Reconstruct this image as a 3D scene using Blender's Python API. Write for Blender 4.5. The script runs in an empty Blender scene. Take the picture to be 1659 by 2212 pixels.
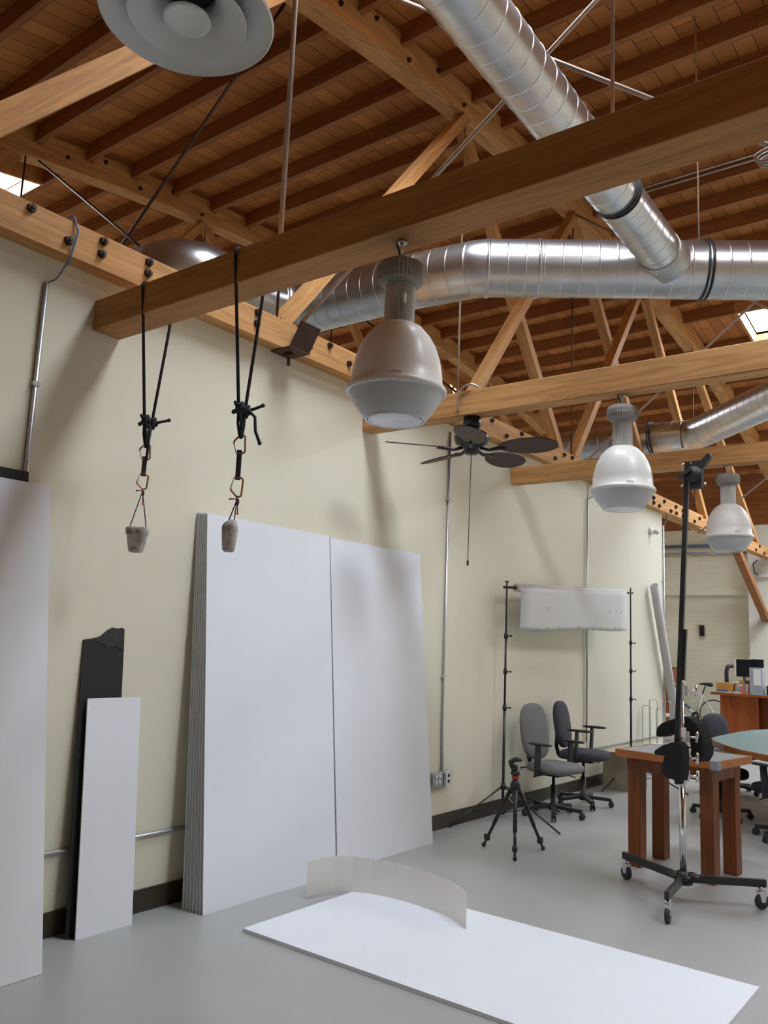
import bpy, bmesh, math, random
from math import sin, cos, pi, radians, sqrt, atan2, hypot
from mathutils import Vector, Matrix
random.seed(7)
S = bpy.context.scene
COL = S.collection
V = Vector

# ------------------------------------------------------------------ camera
F, IW, IH = 1791.5, 1659.0, 2212.0
YAW, PIT, ROL = radians(37.708), radians(8.753), radians(2.4105)
CAM = V((4.286, 0.0, 1.66))
fwd = V((-sin(YAW)*cos(PIT), cos(YAW)*cos(PIT), sin(PIT)))
rgt = V((cos(YAW), sin(YAW), 0))
upv = rgt.cross(fwd)
RX = cos(ROL)*rgt + sin(ROL)*upv
UP = -sin(ROL)*rgt + cos(ROL)*upv
cd = bpy.data.cameras.new('camera'); cam = bpy.data.objects.new('camera', cd); COL.objects.link(cam)
cd.sensor_fit = 'HORIZONTAL'; cd.sensor_width = 36; cd.lens = F/IW*36; cd.clip_start = .05; cd.clip_end = 200
M = Matrix((RX, UP, -fwd)).transposed().to_4x4(); M.translation = CAM
cam.matrix_world = M
S.camera = cam
def ray(px, py): return RX*((px-IW/2)/F) - UP*((py-IH/2)/F) + fwd
def fl(px, py, z=0.0):
    d = ray(px, py); return CAM + d*((z-CAM.z)/d.z)
def wl(px, py, x=0.0):
    d = ray(px, py); return CAM + d*((x-CAM.x)/d.x)
def yl(px, py, y):
    d = ray(px, py); return CAM + d*((y-CAM.y)/d.y)

# ------------------------------------------------------------------ view
S.view_settings.view_transform = 'Standard'; S.view_settings.look = 'None'
S.view_settings.gamma = 1; S.view_settings.use_curve_mapping = False
S.view_settings.exposure = 0.28
try:
    S.cycles.diffuse_bounces = 6; S.cycles.max_bounces = 10
    S.cycles.caustics_reflective = False; S.cycles.caustics_refractive = False
    S.cycles.sample_clamp_indirect = 6
except Exception: pass
W = bpy.data.worlds.new('world'); S.world = W; W.use_nodes = True
W.node_tree.nodes['Background'].inputs[0].default_value = (.7, .8, 1, 1)
W.node_tree.nodes['Background'].inputs[1].default_value = .3

# ------------------------------------------------------------------ materials
def newmat(name):
    m = bpy.data.materials.new(name); m.use_nodes = True
    nt = m.node_tree; return m, nt, nt.nodes['Principled BSDF']
def setc(b, k, v):
    if k in b.inputs: b.inputs[k].default_value = v
def mat(name, c, rough=.6, metal=0.0, var=.08, scale=6.0, bump=0.0, bscale=60.0, coat=0.0, spec=.5, trans=0.0):
    m, nt, b = newmat(name)
    setc(b, 'Roughness', rough); setc(b, 'Metallic', metal); setc(b, 'Specular IOR Level', spec); setc(b, 'Coat Weight', coat)
    tc = nt.nodes.new('ShaderNodeTexCoord')
    n = nt.nodes.new('ShaderNodeTexNoise'); n.inputs['Scale'].default_value = scale; n.inputs['Detail'].default_value = 4
    nt.links.new(tc.outputs['Object'], n.inputs['Vector'])
    r = nt.nodes.new('ShaderNodeValToRGB')
    r.color_ramp.elements[0].position = .3; r.color_ramp.elements[1].position = .7
    r.color_ramp.elements[0].color = tuple(x*(1-var) for x in c)+(1,)
    r.color_ramp.elements[1].color = tuple(min(1, x*(1+var)) for x in c)+(1,)
    nt.links.new(n.outputs['Fac'], r.inputs['Fac']); nt.links.new(r.outputs['Color'], b.inputs['Base Color'])
    if bump:
        n2 = nt.nodes.new('ShaderNodeTexNoise'); n2.inputs['Scale'].default_value = bscale; n2.inputs['Detail'].default_value = 3
        nt.links.new(tc.outputs['Object'], n2.inputs['Vector'])
        bp = nt.nodes.new('ShaderNodeBump'); bp.inputs['Strength'].default_value = bump; bp.inputs['Distance'].default_value = .004
        nt.links.new(n2.outputs['Fac'], bp.inputs['Height']); nt.links.new(bp.outputs['Normal'], b.inputs['Normal'])
    if trans:
        tr = nt.nodes.new('ShaderNodeBsdfTranslucent'); tr.inputs[0].default_value = c+(1,)
        mx = nt.nodes.new('ShaderNodeMixShader'); mx.inputs[0].default_value = trans
        out = nt.nodes['Material Output']
        nt.links.new(b.outputs[0], mx.inputs[1]); nt.links.new(tr.outputs[0], mx.inputs[2]); nt.links.new(mx.outputs[0], out.inputs[0])
    return m
def wood(name, c1, c2, axis='x', rough=.65, sc=7.0, rx=0.0):
    m, nt, b = newmat(name)
    setc(b, 'Roughness', rough); setc(b, 'Specular IOR Level', .3)
    tc = nt.nodes.new('ShaderNodeTexCoord'); mp = nt.nodes.new('ShaderNodeMapping')
    s = [sc]*3; s['xyz'.index(axis)] = sc*.07
    mp.inputs['Scale'].default_value = s
    m0 = nt.nodes.new('ShaderNodeMapping'); m0.inputs['Rotation'].default_value = (rx, 0, 0)
    nt.links.new(tc.outputs['Object'], m0.inputs['Vector']); nt.links.new(m0.outputs[0], mp.inputs['Vector'])
    n = nt.nodes.new('ShaderNodeTexNoise'); n.inputs['Scale'].default_value = 1.6; n.inputs['Detail'].default_value = 8
    n.inputs['Distortion'].default_value = 1.2; n.inputs['Roughness'].default_value = .65
    nt.links.new(mp.outputs[0], n.inputs['Vector'])
    n3 = nt.nodes.new('ShaderNodeTexNoise'); n3.inputs['Scale'].default_value = 9; n3.inputs['Detail'].default_value = 6
    nt.links.new(mp.outputs[0], n3.inputs['Vector'])
    mxf = nt.nodes.new('ShaderNodeMath'); mxf.operation = 'MULTIPLY_ADD'; mxf.inputs[1].default_value = .35; 
    nt.links.new(n3.outputs['Fac'], mxf.inputs[0]); 
    sb = nt.nodes.new('ShaderNodeMath'); sb.operation = 'SUBTRACT'; sb.inputs[1].default_value = .175
    nt.links.new(n.outputs['Fac'], sb.inputs[0]); nt.links.new(sb.outputs[0], mxf.inputs[2])
    r = nt.nodes.new('ShaderNodeValToRGB')
    r.color_ramp.elements[0].position = .32; r.color_ramp.elements[1].position = .62
    r.color_ramp.elements[0].color = c1+(1,); r.color_ramp.elements[1].color = c2+(1,)
    nt.links.new(mxf.outputs[0], r.inputs['Fac']); nt.links.new(r.outputs['Color'], b.inputs['Base Color'])
    bp = nt.nodes.new('ShaderNodeBump'); bp.inputs['Strength'].default_value = .25; bp.inputs['Distance'].default_value = .004
    nt.links.new(mxf.outputs[0], bp.inputs['Height']); nt.links.new(bp.outputs['Normal'], b.inputs['Normal'])
    return m
def bricks(name, c1, c2, cm, w, h, mortar, order, rough=.7, bump=.3, bias=0.0):
    m, nt, b = newmat(name); setc(b, 'Roughness', rough); setc(b, 'Specular IOR Level', .3)
    tc = nt.nodes.new('ShaderNodeTexCoord'); sp = nt.nodes.new('ShaderNodeSeparateXYZ'); cb = nt.nodes.new('ShaderNodeCombineXYZ')
    nt.links.new(tc.outputs['Object'], sp.inputs[0])
    nt.links.new(sp.outputs['xyz'.index(order[0])], cb.inputs[0]); nt.links.new(sp.outputs['xyz'.index(order[1])], cb.inputs[1])
    br = nt.nodes.new('ShaderNodeTexBrick')
    br.inputs['Color1'].default_value = c1+(1,); br.inputs['Color2'].default_value = c2+(1,); br.inputs['Mortar'].default_value = cm+(1,)
    br.inputs['Scale'].default_value = 1; br.inputs['Mortar Size'].default_value = mortar; br.inputs['Mortar Smooth'].default_value = .1
    br.inputs['Bias'].default_value = bias; br.inputs['Brick Width'].default_value = w; br.inputs['Row Height'].default_value = h
    nt.links.new(cb.outputs[0], br.inputs['Vector'])
    n = nt.nodes.new('ShaderNodeTexNoise'); n.inputs['Scale'].default_value = 5; n.inputs['Detail'].default_value = 6
    nt.links.new(tc.outputs['Object'], n.inputs['Vector'])
    mr = nt.nodes.new('ShaderNodeMapRange'); mr.inputs['To Min'].default_value = .75+.2*(bump < .3); mr.inputs['To Max'].default_value = 1.2-.15*(bump < .3)
    nt.links.new(n.outputs['Fac'], mr.inputs['Value'])
    mx = nt.nodes.new('ShaderNodeVectorMath'); mx.operation = 'SCALE'
    nt.links.new(br.outputs['Color'], mx.inputs[0]); nt.links.new(mr.outputs[0], mx.inputs['Scale'])
    nt.links.new(mx.outputs[0], b.inputs['Base Color'])
    bp = nt.nodes.new('ShaderNodeBump'); bp.inputs['Strength'].default_value = bump; bp.inputs['Distance'].default_value = .005; bp.invert = True
    nt.links.new(br.outputs['Fac'], bp.inputs['Height']); nt.links.new(bp.outputs['Normal'], b.inputs['Normal'])
    return m
def emis(name, c, s):
    m = bpy.data.materials.new(name); m.use_nodes = True; nt = m.node_tree; nt.nodes.clear()
    e = nt.nodes.new('ShaderNodeEmission'); e.inputs[0].default_value = c+(1,); e.inputs[1].default_value = s
    o = nt.nodes.new('ShaderNodeOutputMaterial'); nt.links.new(e.outputs[0], o.inputs[0]); return m

FIR1, FIR2 = (.43, .205, .075), (.68, .37, .145)
M_firx = wood('fir_x', FIR1, FIR2, 'x'); M_firy = wood('fir_y', FIR1, FIR2, 'y'); M_firz = wood('fir_z', FIR1, FIR2, 'z')
M_firup = wood('fir_rising', FIR1, FIR2, 'y', rx=-radians(49)); M_firdn = wood('fir_falling', FIR1, FIR2, 'y', rx=radians(49))
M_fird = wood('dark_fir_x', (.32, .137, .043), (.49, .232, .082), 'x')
M_joist = wood('joist_wood', (.27, .10, .037), (.41, .17, .068), 'x')
M_deck = bricks('deck_planks', (.66, .27, .088), (.46, .175, .055), (.08, .03, .012), 7.0, .185, .004, 'yx', .7, .4)
M_wall = mat('cream_paint', (.78, .745, .60), .55, var=.02, scale=1.2, bump=.05, bscale=180)
M_panel = mat('pale_panel', (.78, .755, .63), .45, var=.015, scale=1.5)
M_brick = bricks('painted_brick', (.86, .85, .68), (.85, .84, .67), (.80, .79, .64), .30, .10, .006, 'xz', .6, .2)
M_grey_wall = mat('plain_side_wall', (.76, .75, .66), .6, var=.02)
M_floor = mat('grey_floor_paint', (.385, .39, .38), .36, var=.05, scale=1.6, bump=.04, bscale=30)
M_base = mat('brown_baseboard', (.045, .032, .022), .5)
M_board = mat('white_foamboard', (.82, .845, .90), .5, var=.008)
M_bedge = mat('foam_edge', (.50, .48, .49), .8, var=.12, scale=25)
M_black = mat('black_board', (.018, .017, .018), .75)
M_torn = mat('torn_paper', (.035, .034, .034), .8, var=.3, scale=30)
M_paper = mat('backdrop_paper', (.80, .80, .80), .7, var=.01, trans=.12)
M_strip = mat('strip_paper', (.90, .88, .85), .6, var=.01, trans=.5)
M_galv = mat('galvanised_steel', (.64, .66, .69), .32, 1.0, var=.10, scale=7)
M_galvd = mat('galvanised_conduit', (.55, .56, .57), .38, .9, var=.08)
M_band = mat('black_rubber_band', (.015, .015, .018), .5)
M_lampw = mat('white_enamel', (.80, .79, .76), .38, var=.01, coat=.08)
M_refr = mat('frosted_refractor', (.60, .63, .66), .35, var=.02, bump=.2, bscale=120)
M_lens = mat('clear_lens', (.74, .76, .80), .15, var=.12, scale=9)
M_castal = mat('cast_aluminium', (.29, .28, .26), .55, .1, var=.1)
M_fins = mat('aluminium_fins', (.74, .73, .70), .45, .1, var=.08)
M_wire = mat('bright_wire', (.6, .6, .6), .3, 1.0)
M_rust = mat('rusty_bolt', (.06, .035, .03), .6, .4, var=.3, scale=40)
M_rod = mat('painted_rod', (.46, .34, .27), .5, var=.08)
M_rodd = mat('brown_steel', (.075, .038, .028), .5, .3, var=.2)
M_cable = mat('blue_cable', (.10, .17, .30), .5)
M_rope = mat('black_rope', (.02, .018, .02), .8, var=.3, scale=200)
M_bronze = mat('bronze_carabiner', (.50, .28, .16), .3, .9)
M_cord = mat('purple_cord', (.13, .03, .07), .7)
M_stone = mat('grey_stone', (.50, .48, .44), .8, var=.35, scale=14, bump=.5, bscale=30)
M_fandk = mat('fan_black', (.02, .02, .022), .35)
M_blade = mat('fan_blade_brown', (.075, .042, .032), .6, var=.15)
M_diff = mat('diffuser_paint', (.70, .71, .71), .4, var=.02, coat=.2)
M_dark = mat('neck_shade', (.012, .013, .02), .6)
M_blk = mat('black_metal', (.02, .02, .022), .4, var=.05)
M_blkp = mat('black_plastic', (.025, .025, .027), .5, var=.05)
M_greyf = mat('grey_fabric', (.19, .185, .185), .9, var=.15, scale=60, bump=.3, bscale=200)
M_bluef = mat('navy_fabric', (.055, .056, .075), .9, var=.2, scale=60, bump=.3, bscale=200)
M_blkf = mat('black_fabric', (.012, .012, .014), .85, var=.3, scale=40, bump=.3, bscale=150)
M_chrome = mat('chrome', (.75, .75, .77), .12, 1.0, var=.02)
M_red = mat('red_plastic', (.5, .02, .015), .4)
M_orange = wood('orange_wood', (.13, .035, .009), (.24, .07, .018), 'z', .4, 9)
M_orangex = wood('orange_wood_x', (.30, .095, .022), (.44, .16, .04), 'x', .4, 9)
M_redwood = wood('red_wood_panel', (.24, .055, .014), (.36, .10, .024), 'z', .35, 6)
M_slate = mat('slate_top', (.27, .29, .33), .35, var=.06)
M_teal = mat('teal_laminate', (.19, .31, .31), .4, var=.05)
M_tape = mat('orange_tape', (.75, .16, .08), .6)
M_whitep = mat('white_plastic', (.78, .78, .76), .4, var=.02)
M_tube = mat('grey_tube', (.55, .54, .56), .6, var=.03)
M_card = mat('cardboard', (.42, .25, .14), .8)
M_amber = mat('amber_box', (.55, .25, .05), .6)
M_screen = mat('dark_screen', (.015, .017, .018), .2)
M_greyp = mat('grey_plastic', (.36, .38, .42), .5)
M_bluep = mat('blue_plastic', (.05, .14, .28), .4)
M_yel = mat('yellow_plastic', (.55, .38, .08), .5)
M_tyre = mat('black_tyre', (.02, .02, .02), .8)
M_sky = emis('daylight_pane', (.80, .90, 1.0), 26.0)

# ------------------------------------------------------------------ mesh builder
class MB:
    def __init__(s): s.bm = bmesh.new(); s.mi = 0
    def quadbox(s, P):                                   # eight corners, bottom four then top four
        v = [s.bm.verts.new(p) for p in P]
        for f in ((3, 2, 1, 0), (4, 5, 6, 7), (0, 1, 5, 4), (1, 2, 6, 5), (2, 3, 7, 6), (3, 0, 4, 7)):
            fc = s.bm.faces.new([v[i] for i in f]); fc.material_index = s.mi
        return s
    def box(s, x0, x1, y0, y1, z0, z1):
        return s.quadbox([(x0, y0, z0), (x1, y0, z0), (x1, y1, z0), (x0, y1, z0), (x0, y0, z1), (x1, y0, z1), (x1, y1, z1), (x0, y1, z1)])
    def bar(s, p, q, w, h, up=(0, 0, 1)):                 # square bar p->q; w sideways, h along up
        p, q = V(p), V(q); d = (q-p).normalized(); sd = d.cross(V(up))
        if sd.length < 1e-4: sd = d.cross(V((1, 0, 0)))
        sd.normalize(); u = sd.cross(d).normalized()
        a, b = sd*w/2, u*h/2
        return s.quadbox([p-a-b, p+a-b, q+a-b, q-a-b, p-a+b, p+a+b, q+a+b, q-a+b])
    def tube(s, pts, r, seg=10, caps=True, closed=False):
        pts = [V(p) for p in pts]; n = len(pts)
        rr = r if isinstance(r, (list, tuple)) else [r]*n
        T = []
        for i in range(n):
            a = pts[i-1] if (i > 0 or closed) else pts[i]; b = pts[(i+1) % n] if (i < n-1 or closed) else pts[i]
            T.append((b-a).normalized())
        ref = V((0, 0, 1)) if abs(T[0].z) < .9 else V((1, 0, 0))
        N = T[0].cross(ref).normalized(); rings = []
        for i in range(n):
            N = (N - T[i]*N.dot(T[i])).normalized(); B = T[i].cross(N)
            rings.append([s.bm.verts.new(pts[i]+(N*cos(2*pi*k/seg)+B*sin(2*pi*k/seg))*rr[i]) for k in range(seg)])
        m = n if closed else n-1
        for i in range(m):
            a, b = rings[i], rings[(i+1) % n]
            for k in range(seg):
                f = s.bm.faces.new((a[k], a[(k+1) % seg], b[(k+1) % seg], b[k])); f.smooth = True; f.material_index = s.mi
        if caps and not closed:
            f = s.bm.faces.new(rings[0][::-1]); f.material_index = s.mi
            f = s.bm.faces.new(rings[-1]); f.material_index = s.mi
        return s
    def lathe(s, prof, c=(0, 0, 0), seg=32, axis=(0, 0, 1), ripple=0, ramp=0.0, smooth=True):
        c = V(c); ax = V(axis).normalized(); ref = V((1, 0, 0)) if abs(ax.x) < .9 else V((0, 1, 0))
        u = ax.cross(ref).normalized(); w = ax.cross(u); rings = []
        for r, z in prof:
            if r < 1e-6: rings.append([s.bm.verts.new(c+ax*z)])
            else:
                L = []
                for k in range(seg):
                    rk = r
                    if ripple and k % 2: rk = r*(1-ramp)
                    a = 2*pi*k/seg; L.append(s.bm.verts.new(c+ax*z+(u*cos(a)+w*sin(a))*rk))
                rings.append(L)
        for a, b in zip(rings, rings[1:]):
            for k in range(seg):
                k2 = (k+1) % seg
                if len(a) == 1 and len(b) == 1: continue
                if len(a) == 1: q = (a[0], b[k], b[k2])
                elif len(b) == 1: q = (a[k], b[0], a[k2])
                else: q = (a[k], b[k], b[k2], a[k2])
                f = s.bm.faces.new(q); f.smooth = smooth; f.material_index = s.mi
        return s
    def prism(s, poly, d):                                # poly: list of 3D points, d: extrude vector
        d = V(d); a = [s.bm.verts.new(p) for p in poly]; b = [s.bm.verts.new(V(p)+d) for p in poly]; n = len(poly)
        for f in (a[::-1], b): s.bm.faces.new(f).material_index = s.mi
        for i in range(n): s.bm.faces.new((a[i], a[(i+1) % n], b[(i+1) % n], b[i])).material_index = s.mi
        return s
    def ell(s, c, r, e=.6, seg=20, rows=12, rot=None):    # superellipsoid
        c = V(c); R = rot or Matrix.Identity(3)
        def sp(v, p): return math.copysign(abs(v)**p, v)
        rings = []
        for i in range(rows+1):
            ph = -pi/2+pi*i/rows
            if i in (0, rows): rings.append([s.bm.verts.new(c+R @ V((0, 0, r[2]*(-1 if i == 0 else 1))))]); continue
            rings.append([s.bm.verts.new(c+R @ V((r[0]*sp(cos(ph), e)*sp(cos(2*pi*k/seg), e), r[1]*sp(cos(ph), e)*sp(sin(2*pi*k/seg), e), r[2]*sp(sin(ph), e)))) for k in range(seg)])
        for a, b in zip(rings, rings[1:]):
            for k in range(seg):
                k2 = (k+1) % seg
                q = (a[0], b[k2], b[k]) if len(a) == 1 else ((a[k], a[k2], b[0]) if len(b) == 1 else (a[k], a[k2], b[k2], b[k]))
                f = s.bm.faces.new(q); f.smooth = True; f.material_index = s.mi
        return s
    def build(s, name, mats, parent=None, origin=None, bevel=0.0):
        bmesh.ops.recalc_face_normals(s.bm, faces=s.bm.faces)
        me = bpy.data.meshes.new(name)
        if origin is not None:
            o = V(origin)
            for v in s.bm.verts: v.co -= o
        s.bm.to_mesh(me); s.bm.free()
        for m in (mats if isinstance(mats, (list, tuple)) else [mats]): me.materials.append(m)
        ob = bpy.data.objects.new(name, me); COL.objects.link(ob)
        if origin is not None: ob.location = origin
        if parent is not None:
            ob.parent = parent
            P = Matrix.Translation(parent.location)
            if parent.parent is not None: P = Matrix.Identity(4)
            ob.matrix_parent_inverse = P.inverted()
        if bevel:
            b = ob.modifiers.new('bevel', 'BEVEL'); b.width = bevel; b.segments = 2; b.limit_method = 'ANGLE'
        return ob
def tag(o, label=None, cat=None, group=None, kind=None):
    if label: o['label'] = label
    if cat: o['category'] = cat
    if group: o['group'] = group
    if kind: o['kind'] = kind
    return o
def empty(name, loc, label, cat, group=None):
    o = bpy.data.objects.new(name, None); COL.objects.link(o); o.location = loc; o.empty_display_size = .05
    return tag(o, label, cat, group)
def copy_tree(o, parent=None):
    c = o.copy(); COL.objects.link(c)
    if parent is not None: c.parent = parent; c.matrix_parent_inverse = o.matrix_parent_inverse.copy()
    for ch in list(o.children): copy_tree(ch, c)
    return c
def struct(o): o['kind'] = 'structure'; return o
def arc(c, r, a0, a1, n, plane='xz'):
    out = []
    for i in range(n+1):
        a = a0+(a1-a0)*i/n; u, v = r*cos(a), r*sin(a)
        out.append(V(c)+(V((u, 0, v)) if plane == 'xz' else V((0, u, v)) if plane == 'yz' else V((u, v, 0))))
    return out
def hexnut(mb, p, r=.028, h=.022, axis=(1, 0, 0)):
    mb.lathe([(0, 0), (r*1.15, 0), (r*1.15, .005), (r, .005), (r, h), (r*.45, h), (r*.45, h+.012), (0, h+.012)], p, 6, axis, smooth=False)
    return mb

# ------------------------------------------------------------------ room shell
X0, X1, Y0, Y1 = -8.2, 10.2, -7.0, 20.0
def zj(y): return 7.28-.0165*(y-9.4)**2 if y < 9.4 else 7.28-.0150*(y-9.4)**2     # underside of the joists
struct(MB().box(X0, X1, Y0, Y1, -.1, 0).build('floor', M_floor))
struct(MB().box(-.15, 0, Y0, 12.44, 0, 3.735).build('wall_left', M_wall))
mb = MB().box(X0, -.55, Y1, Y1+.2, 0, 4.55); struct(mb.build('wall_far', M_brick))
mb = MB().box(-.55, X1, Y1-.35, Y1+.2, 0, 4.55); struct(mb.build('wall_far_right', M_grey_wall))
struct(MB().box(X0, X1, Y1+.02, Y1+.2, 4.55, 6.6).build('wall_far_gable', M_joist))
struct(MB().box(X0-.2, X0, Y0, Y1, 0, 7.6).build('wall_outer_left', M_wall))
struct(MB().box(X1, X1+.2, Y0, Y1, 0, 7.6).build('wall_right', M_wall))
struct(MB().box(X0, X1, Y0-.2, Y0, 0, 7.6).build('wall_back', M_wall))
mb = MB()
for a, b in ((-6.9, 2.0), (2.0, 12.44)): mb.box(0, .014, a, b, 0, .13)
struct(mb.build('baseboard_left', M_base))
struct(MB().box(.0, .012, 9.74, 12.44, .46, 3.73).build('trim_1', M_panel))
struct(MB().box(.0, .02, 9.74, 12.44, .448, .462).build('trim_2', M_galvd))

# skylight openings (x0, x1, y0, y1); the last pair is added, out of view
JY = [5.40+.61*k for k in range(-19, 24)]
SKY = [(-6.95, -4.85, JY[16], JY[18]), (.9, 3.3, JY[16], JY[18]), (4.9, 7.3, JY[16], JY[18]),
       (-6.95, -4.9, JY[32], JY[34]), (.95, 3.35, JY[32], JY[34]), (4.9, 7.3, JY[32], JY[34]),
       (1.5, 3.6, JY[38], JY[40]), (4.9, 7.3, JY[38], JY[40])]  # unseen glowing panes added to brighten the far wall
DT = .20
def zd(y): return zj(y)+DT
ys = sorted(set([Y0]+JY+[Y1])); xs = sorted(set([X0, X1]+[s[i] for s in SKY for i in (0, 1)]))
mb = MB()
for ya, yb in zip(ys, ys[1:]):
    if yb-ya < .01: continue
    segs = []; cur = None
    for xa, xb in zip(xs, xs[1:]):
        xm, ym = (xa+xb)/2, (ya+yb)/2
        hole = any(s[0] < xm < s[1] and s[2] < ym < s[3] for s in SKY)
        if hole: cur = None
        elif cur: cur[1] = xb
        else: cur = [xa, xb]; segs.append(cur)
    for xa, xb in segs:
        za, zb = zd(ya), zd(yb)
        mb.quadbox([(xa, ya, za), (xb, ya, za), (xb, yb, zb), (xa, yb, zb), (xa, ya, za+.05), (xb, ya, za+.05), (xb, yb, zb+.05), (xa, yb, zb+.05)])
struct(mb.build('ceiling', M_deck))
for i, (xa, xb, ya, yb) in enumerate(SKY):
    cu = .34 if i < 3 else .10
    za, zb = zd(ya)+cu, zd(yb)+cu
    w = struct(MB().quadbox([(xa-.04, ya-.04, za), (xb+.04, ya-.04, za), (xb+.04, yb+.04, zb), (xa-.04, yb+.04, zb), (xa-.04, ya-.04, za+.02), (xb+.04, ya-.04, za+.02), (xb+.04, yb+.04, zb+.02), (xa-.04, yb+.04, zb+.02)]).build('window_%d' % (i+1), M_sky))
    mb = MB(); t = .04
    for (p, q, r, s_) in ((xa-t, xb+t, ya-t, ya), (xa-t, xb+t, yb, yb+t), (xa-t, xa, ya, yb), (xb, xb+t, ya, yb)):
        lo_ = 0
        mb.quadbox([(p, r, zj(r)-lo_), (q, r, zj(r)-lo_), (q, s_, zj(s_)-lo_), (p, s_, zj(s_)-lo_), (p, r, zd(r)+cu), (q, r, zd(r)+cu), (q, s_, zd(s_)+cu), (p, s_, zd(s_)+cu)])
    mb.build('window_frame', M_firx, w)

# ------------------------------------------------------------------ roof joists
BAYS = [(-8.1, -4.09, 'behind the partition wall, beyond the farther truss', 'joists of the farthest roof bay'),
        (-3.91, -.09, 'between the two arched truss chords', 'joists of the middle roof bay'),
        (.09, 4.1, 'above the ducts, right of the bolted arched chord', 'joists of the nearest roof bay')]
proto = None
for xa, xb, where, grp in BAYS:
    proto = None
    for y in JY:
        if y < .9 or y > 19.6: continue
        if any(xa < (q[0]+q[1])/2 < xb and q[2]+.1 < y < q[3]-.1 for q in SKY): continue
        if proto is None:
            m = MB().box(xa, xb, -.032, .032, 0, DT-.002)
            if xb < 4: m.box(xa-.0, xa+.05, -.045, .045, -.012, .10)
            proto = o = m.build('roof_joist', M_joist)
        else:
            o = proto.copy(); COL.objects.link(o)
        o.location = (0, y, zj(y)); o.rotation_euler = (0, 0, 0)
        tag(o, 'dark wooden roof joist '+where, 'joist', grp)

# ------------------------------------------------------------------ trusses
TR = empty('roof_truss', (0, 9, 3.735), 'arched wooden truss with bolted bottom chord along the top of the cream wall', 'truss')
mb = MB().box(-.12, .12, Y0+.2, 14.14, 3.735, 3.94).box(-.12, .05, 14.14, Y1-.36, 3.735, 3.94)
mb.build('bottom_chord', M_firy, TR)
mb = MB(); yy = [-6.5+.9*k for k in range(30)]
for a, b in zip(yy, yy[1:]):
    if b > 19.9: break
    mb.quadbox([(-.1, a, zj(a)-.17), (.1, a, zj(a)-.17), (.1, b, zj(b)-.17), (-.1, b, zj(b)-.17), (-.1, a, zj(a)+.13), (.1, a, zj(a)+.13), (.1, b, zj(b)+.13), (-.1, b, zj(b)+.13)])
mb.build('top_chord', M_firy, TR)
WEBS = [(4.12, 3.93, 6.52, 6.95, .045), (9.02, 3.93, 6.62, 6.98, -.045), (6.70, 3.93, 9.17, 7.12, .045), (12.15, 3.93, 9.35, 7.12, -.045),
        (9.17, 3.93, 11.52, 7.03, .045), (14.8, 3.93, 11.95, 7.02, -.045), (18.35, 3.93, 14.0, 6.82, -.045), (1.56, 3.93, 3.98, 6.62, .045)]
for ya, za, yb, zb, x in WEBS:
    MB().bar((x, ya, za), (x, yb, zb), .15 if ya < 2 else .10, .09 if ya < 2 else .12, (1, 0, 0)).build('web', M_firup if yb > ya else M_firdn, TR)
MB().bar((-.02, 16.55, 3.74), (-.2, 19.66, 2.45), .14, .14).build('knee_brace', M_joist, TR)
for y, rr_, mm in ((4.08, .011, M_rodd), (6.55, .011, M_rod), (9.12, .009, M_rodd), (13.9, .009, M_rodd)):
    MB().tube([(.06, y, 3.94), (.06, y, zj(y)-.16)], rr_, 8).build('tie_rod', mm, TR)
BOLTS = [(68, 443), (147, 520), (224, 514), (219, 549), (322, 560), (319, 591), (556, 670), (554, 699), (667, 750), (712, 738), (753, 786),
         (1062, 906), (1093, 942), (1126, 937), (1157, 951), (1198, 990), (1218, 983), (1235, 989), (1411, 1086), (1411, 1075), (1423, 1093), (1434, 1083),
         (1448, 1104), (1459, 1095), (1460, 1109), (1474, 1103), (1474, 1116), (1499, 1127), (1510, 1120)]
for b in BOLTS:
    p = wl(b[0], b[1], .12); p.z = min(max(p.z, 3.775), 3.905)
    hexnut(MB(), p, .024 if b[0] < 1300 else .03).build('bolt', M_rust, TR)
for b in ((1640, 1180), (1632, 1188), (1650, 1197)):
    p = wl(b[0], b[1], .05); p.z = min(max(p.z, 3.775), 3.905); hexnut(MB(), p, .03).build('bolt', M_rust, TR)
for b in ((735, 8), (812, 40), (882, 130), (945, 153), (1001, 228)):
    p = wl(b[0], b[1], .1); hexnut(MB(), p, .022).build('bolt', M_rust, TR)
T1 = copy_tree(TR); T1.location = (-4, 9, 3.735)
tag(T1, 'farther arched wooden truss standing behind the cream wall, seen above its top', 'truss')

# ------------------------------------------------------------------ sway brace rods
def brace(p, q, label, r=.014, m=M_rod):
    mb = MB().tube([p, q], r, 10); return tag(mb.build('brace_rod', m, None, p), label, 'rod')
b = empty('brace_rod', (.13, 4.2, 3.735), 'diagonal brace rod rising from the slotted steel bracket on the bolted chord', 'rod')
MB().tube([(.16, 4.2, 3.915), (4.0, 4.2, 6.52)], .014, 10).build('rod', M_rod, b)
mb = MB()
mb.box(-.02, .20, 4.10, 4.30, 3.722, 3.733)
mb.bar((.19, 4.2, 3.728), (.30, 4.2, 3.90), .20, .011, (-1, 0, .6))
mb.build('bracket', M_rodd, b)
MB().tube([(.09, 4.2, 3.735), (.09, 4.2, 3.63)], .013, 8).lathe([(0, 0), (.03, 0), (.03, .025), (0, .025)], (.09, 4.2, 3.695), 6).build('bolt', M_rodd, b)
brace((.11, 4.26, 6.97), (4.0, 4.26, 3.75), 'brace rod crossing behind the slanting duct, falling to the right at its end')
brace((-3.88, 4.2, 6.62), (-.14, 4.2, 3.76), 'brace rod falling right behind the ledge, left arm of the rod cross', m=M_rodd)
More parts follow.
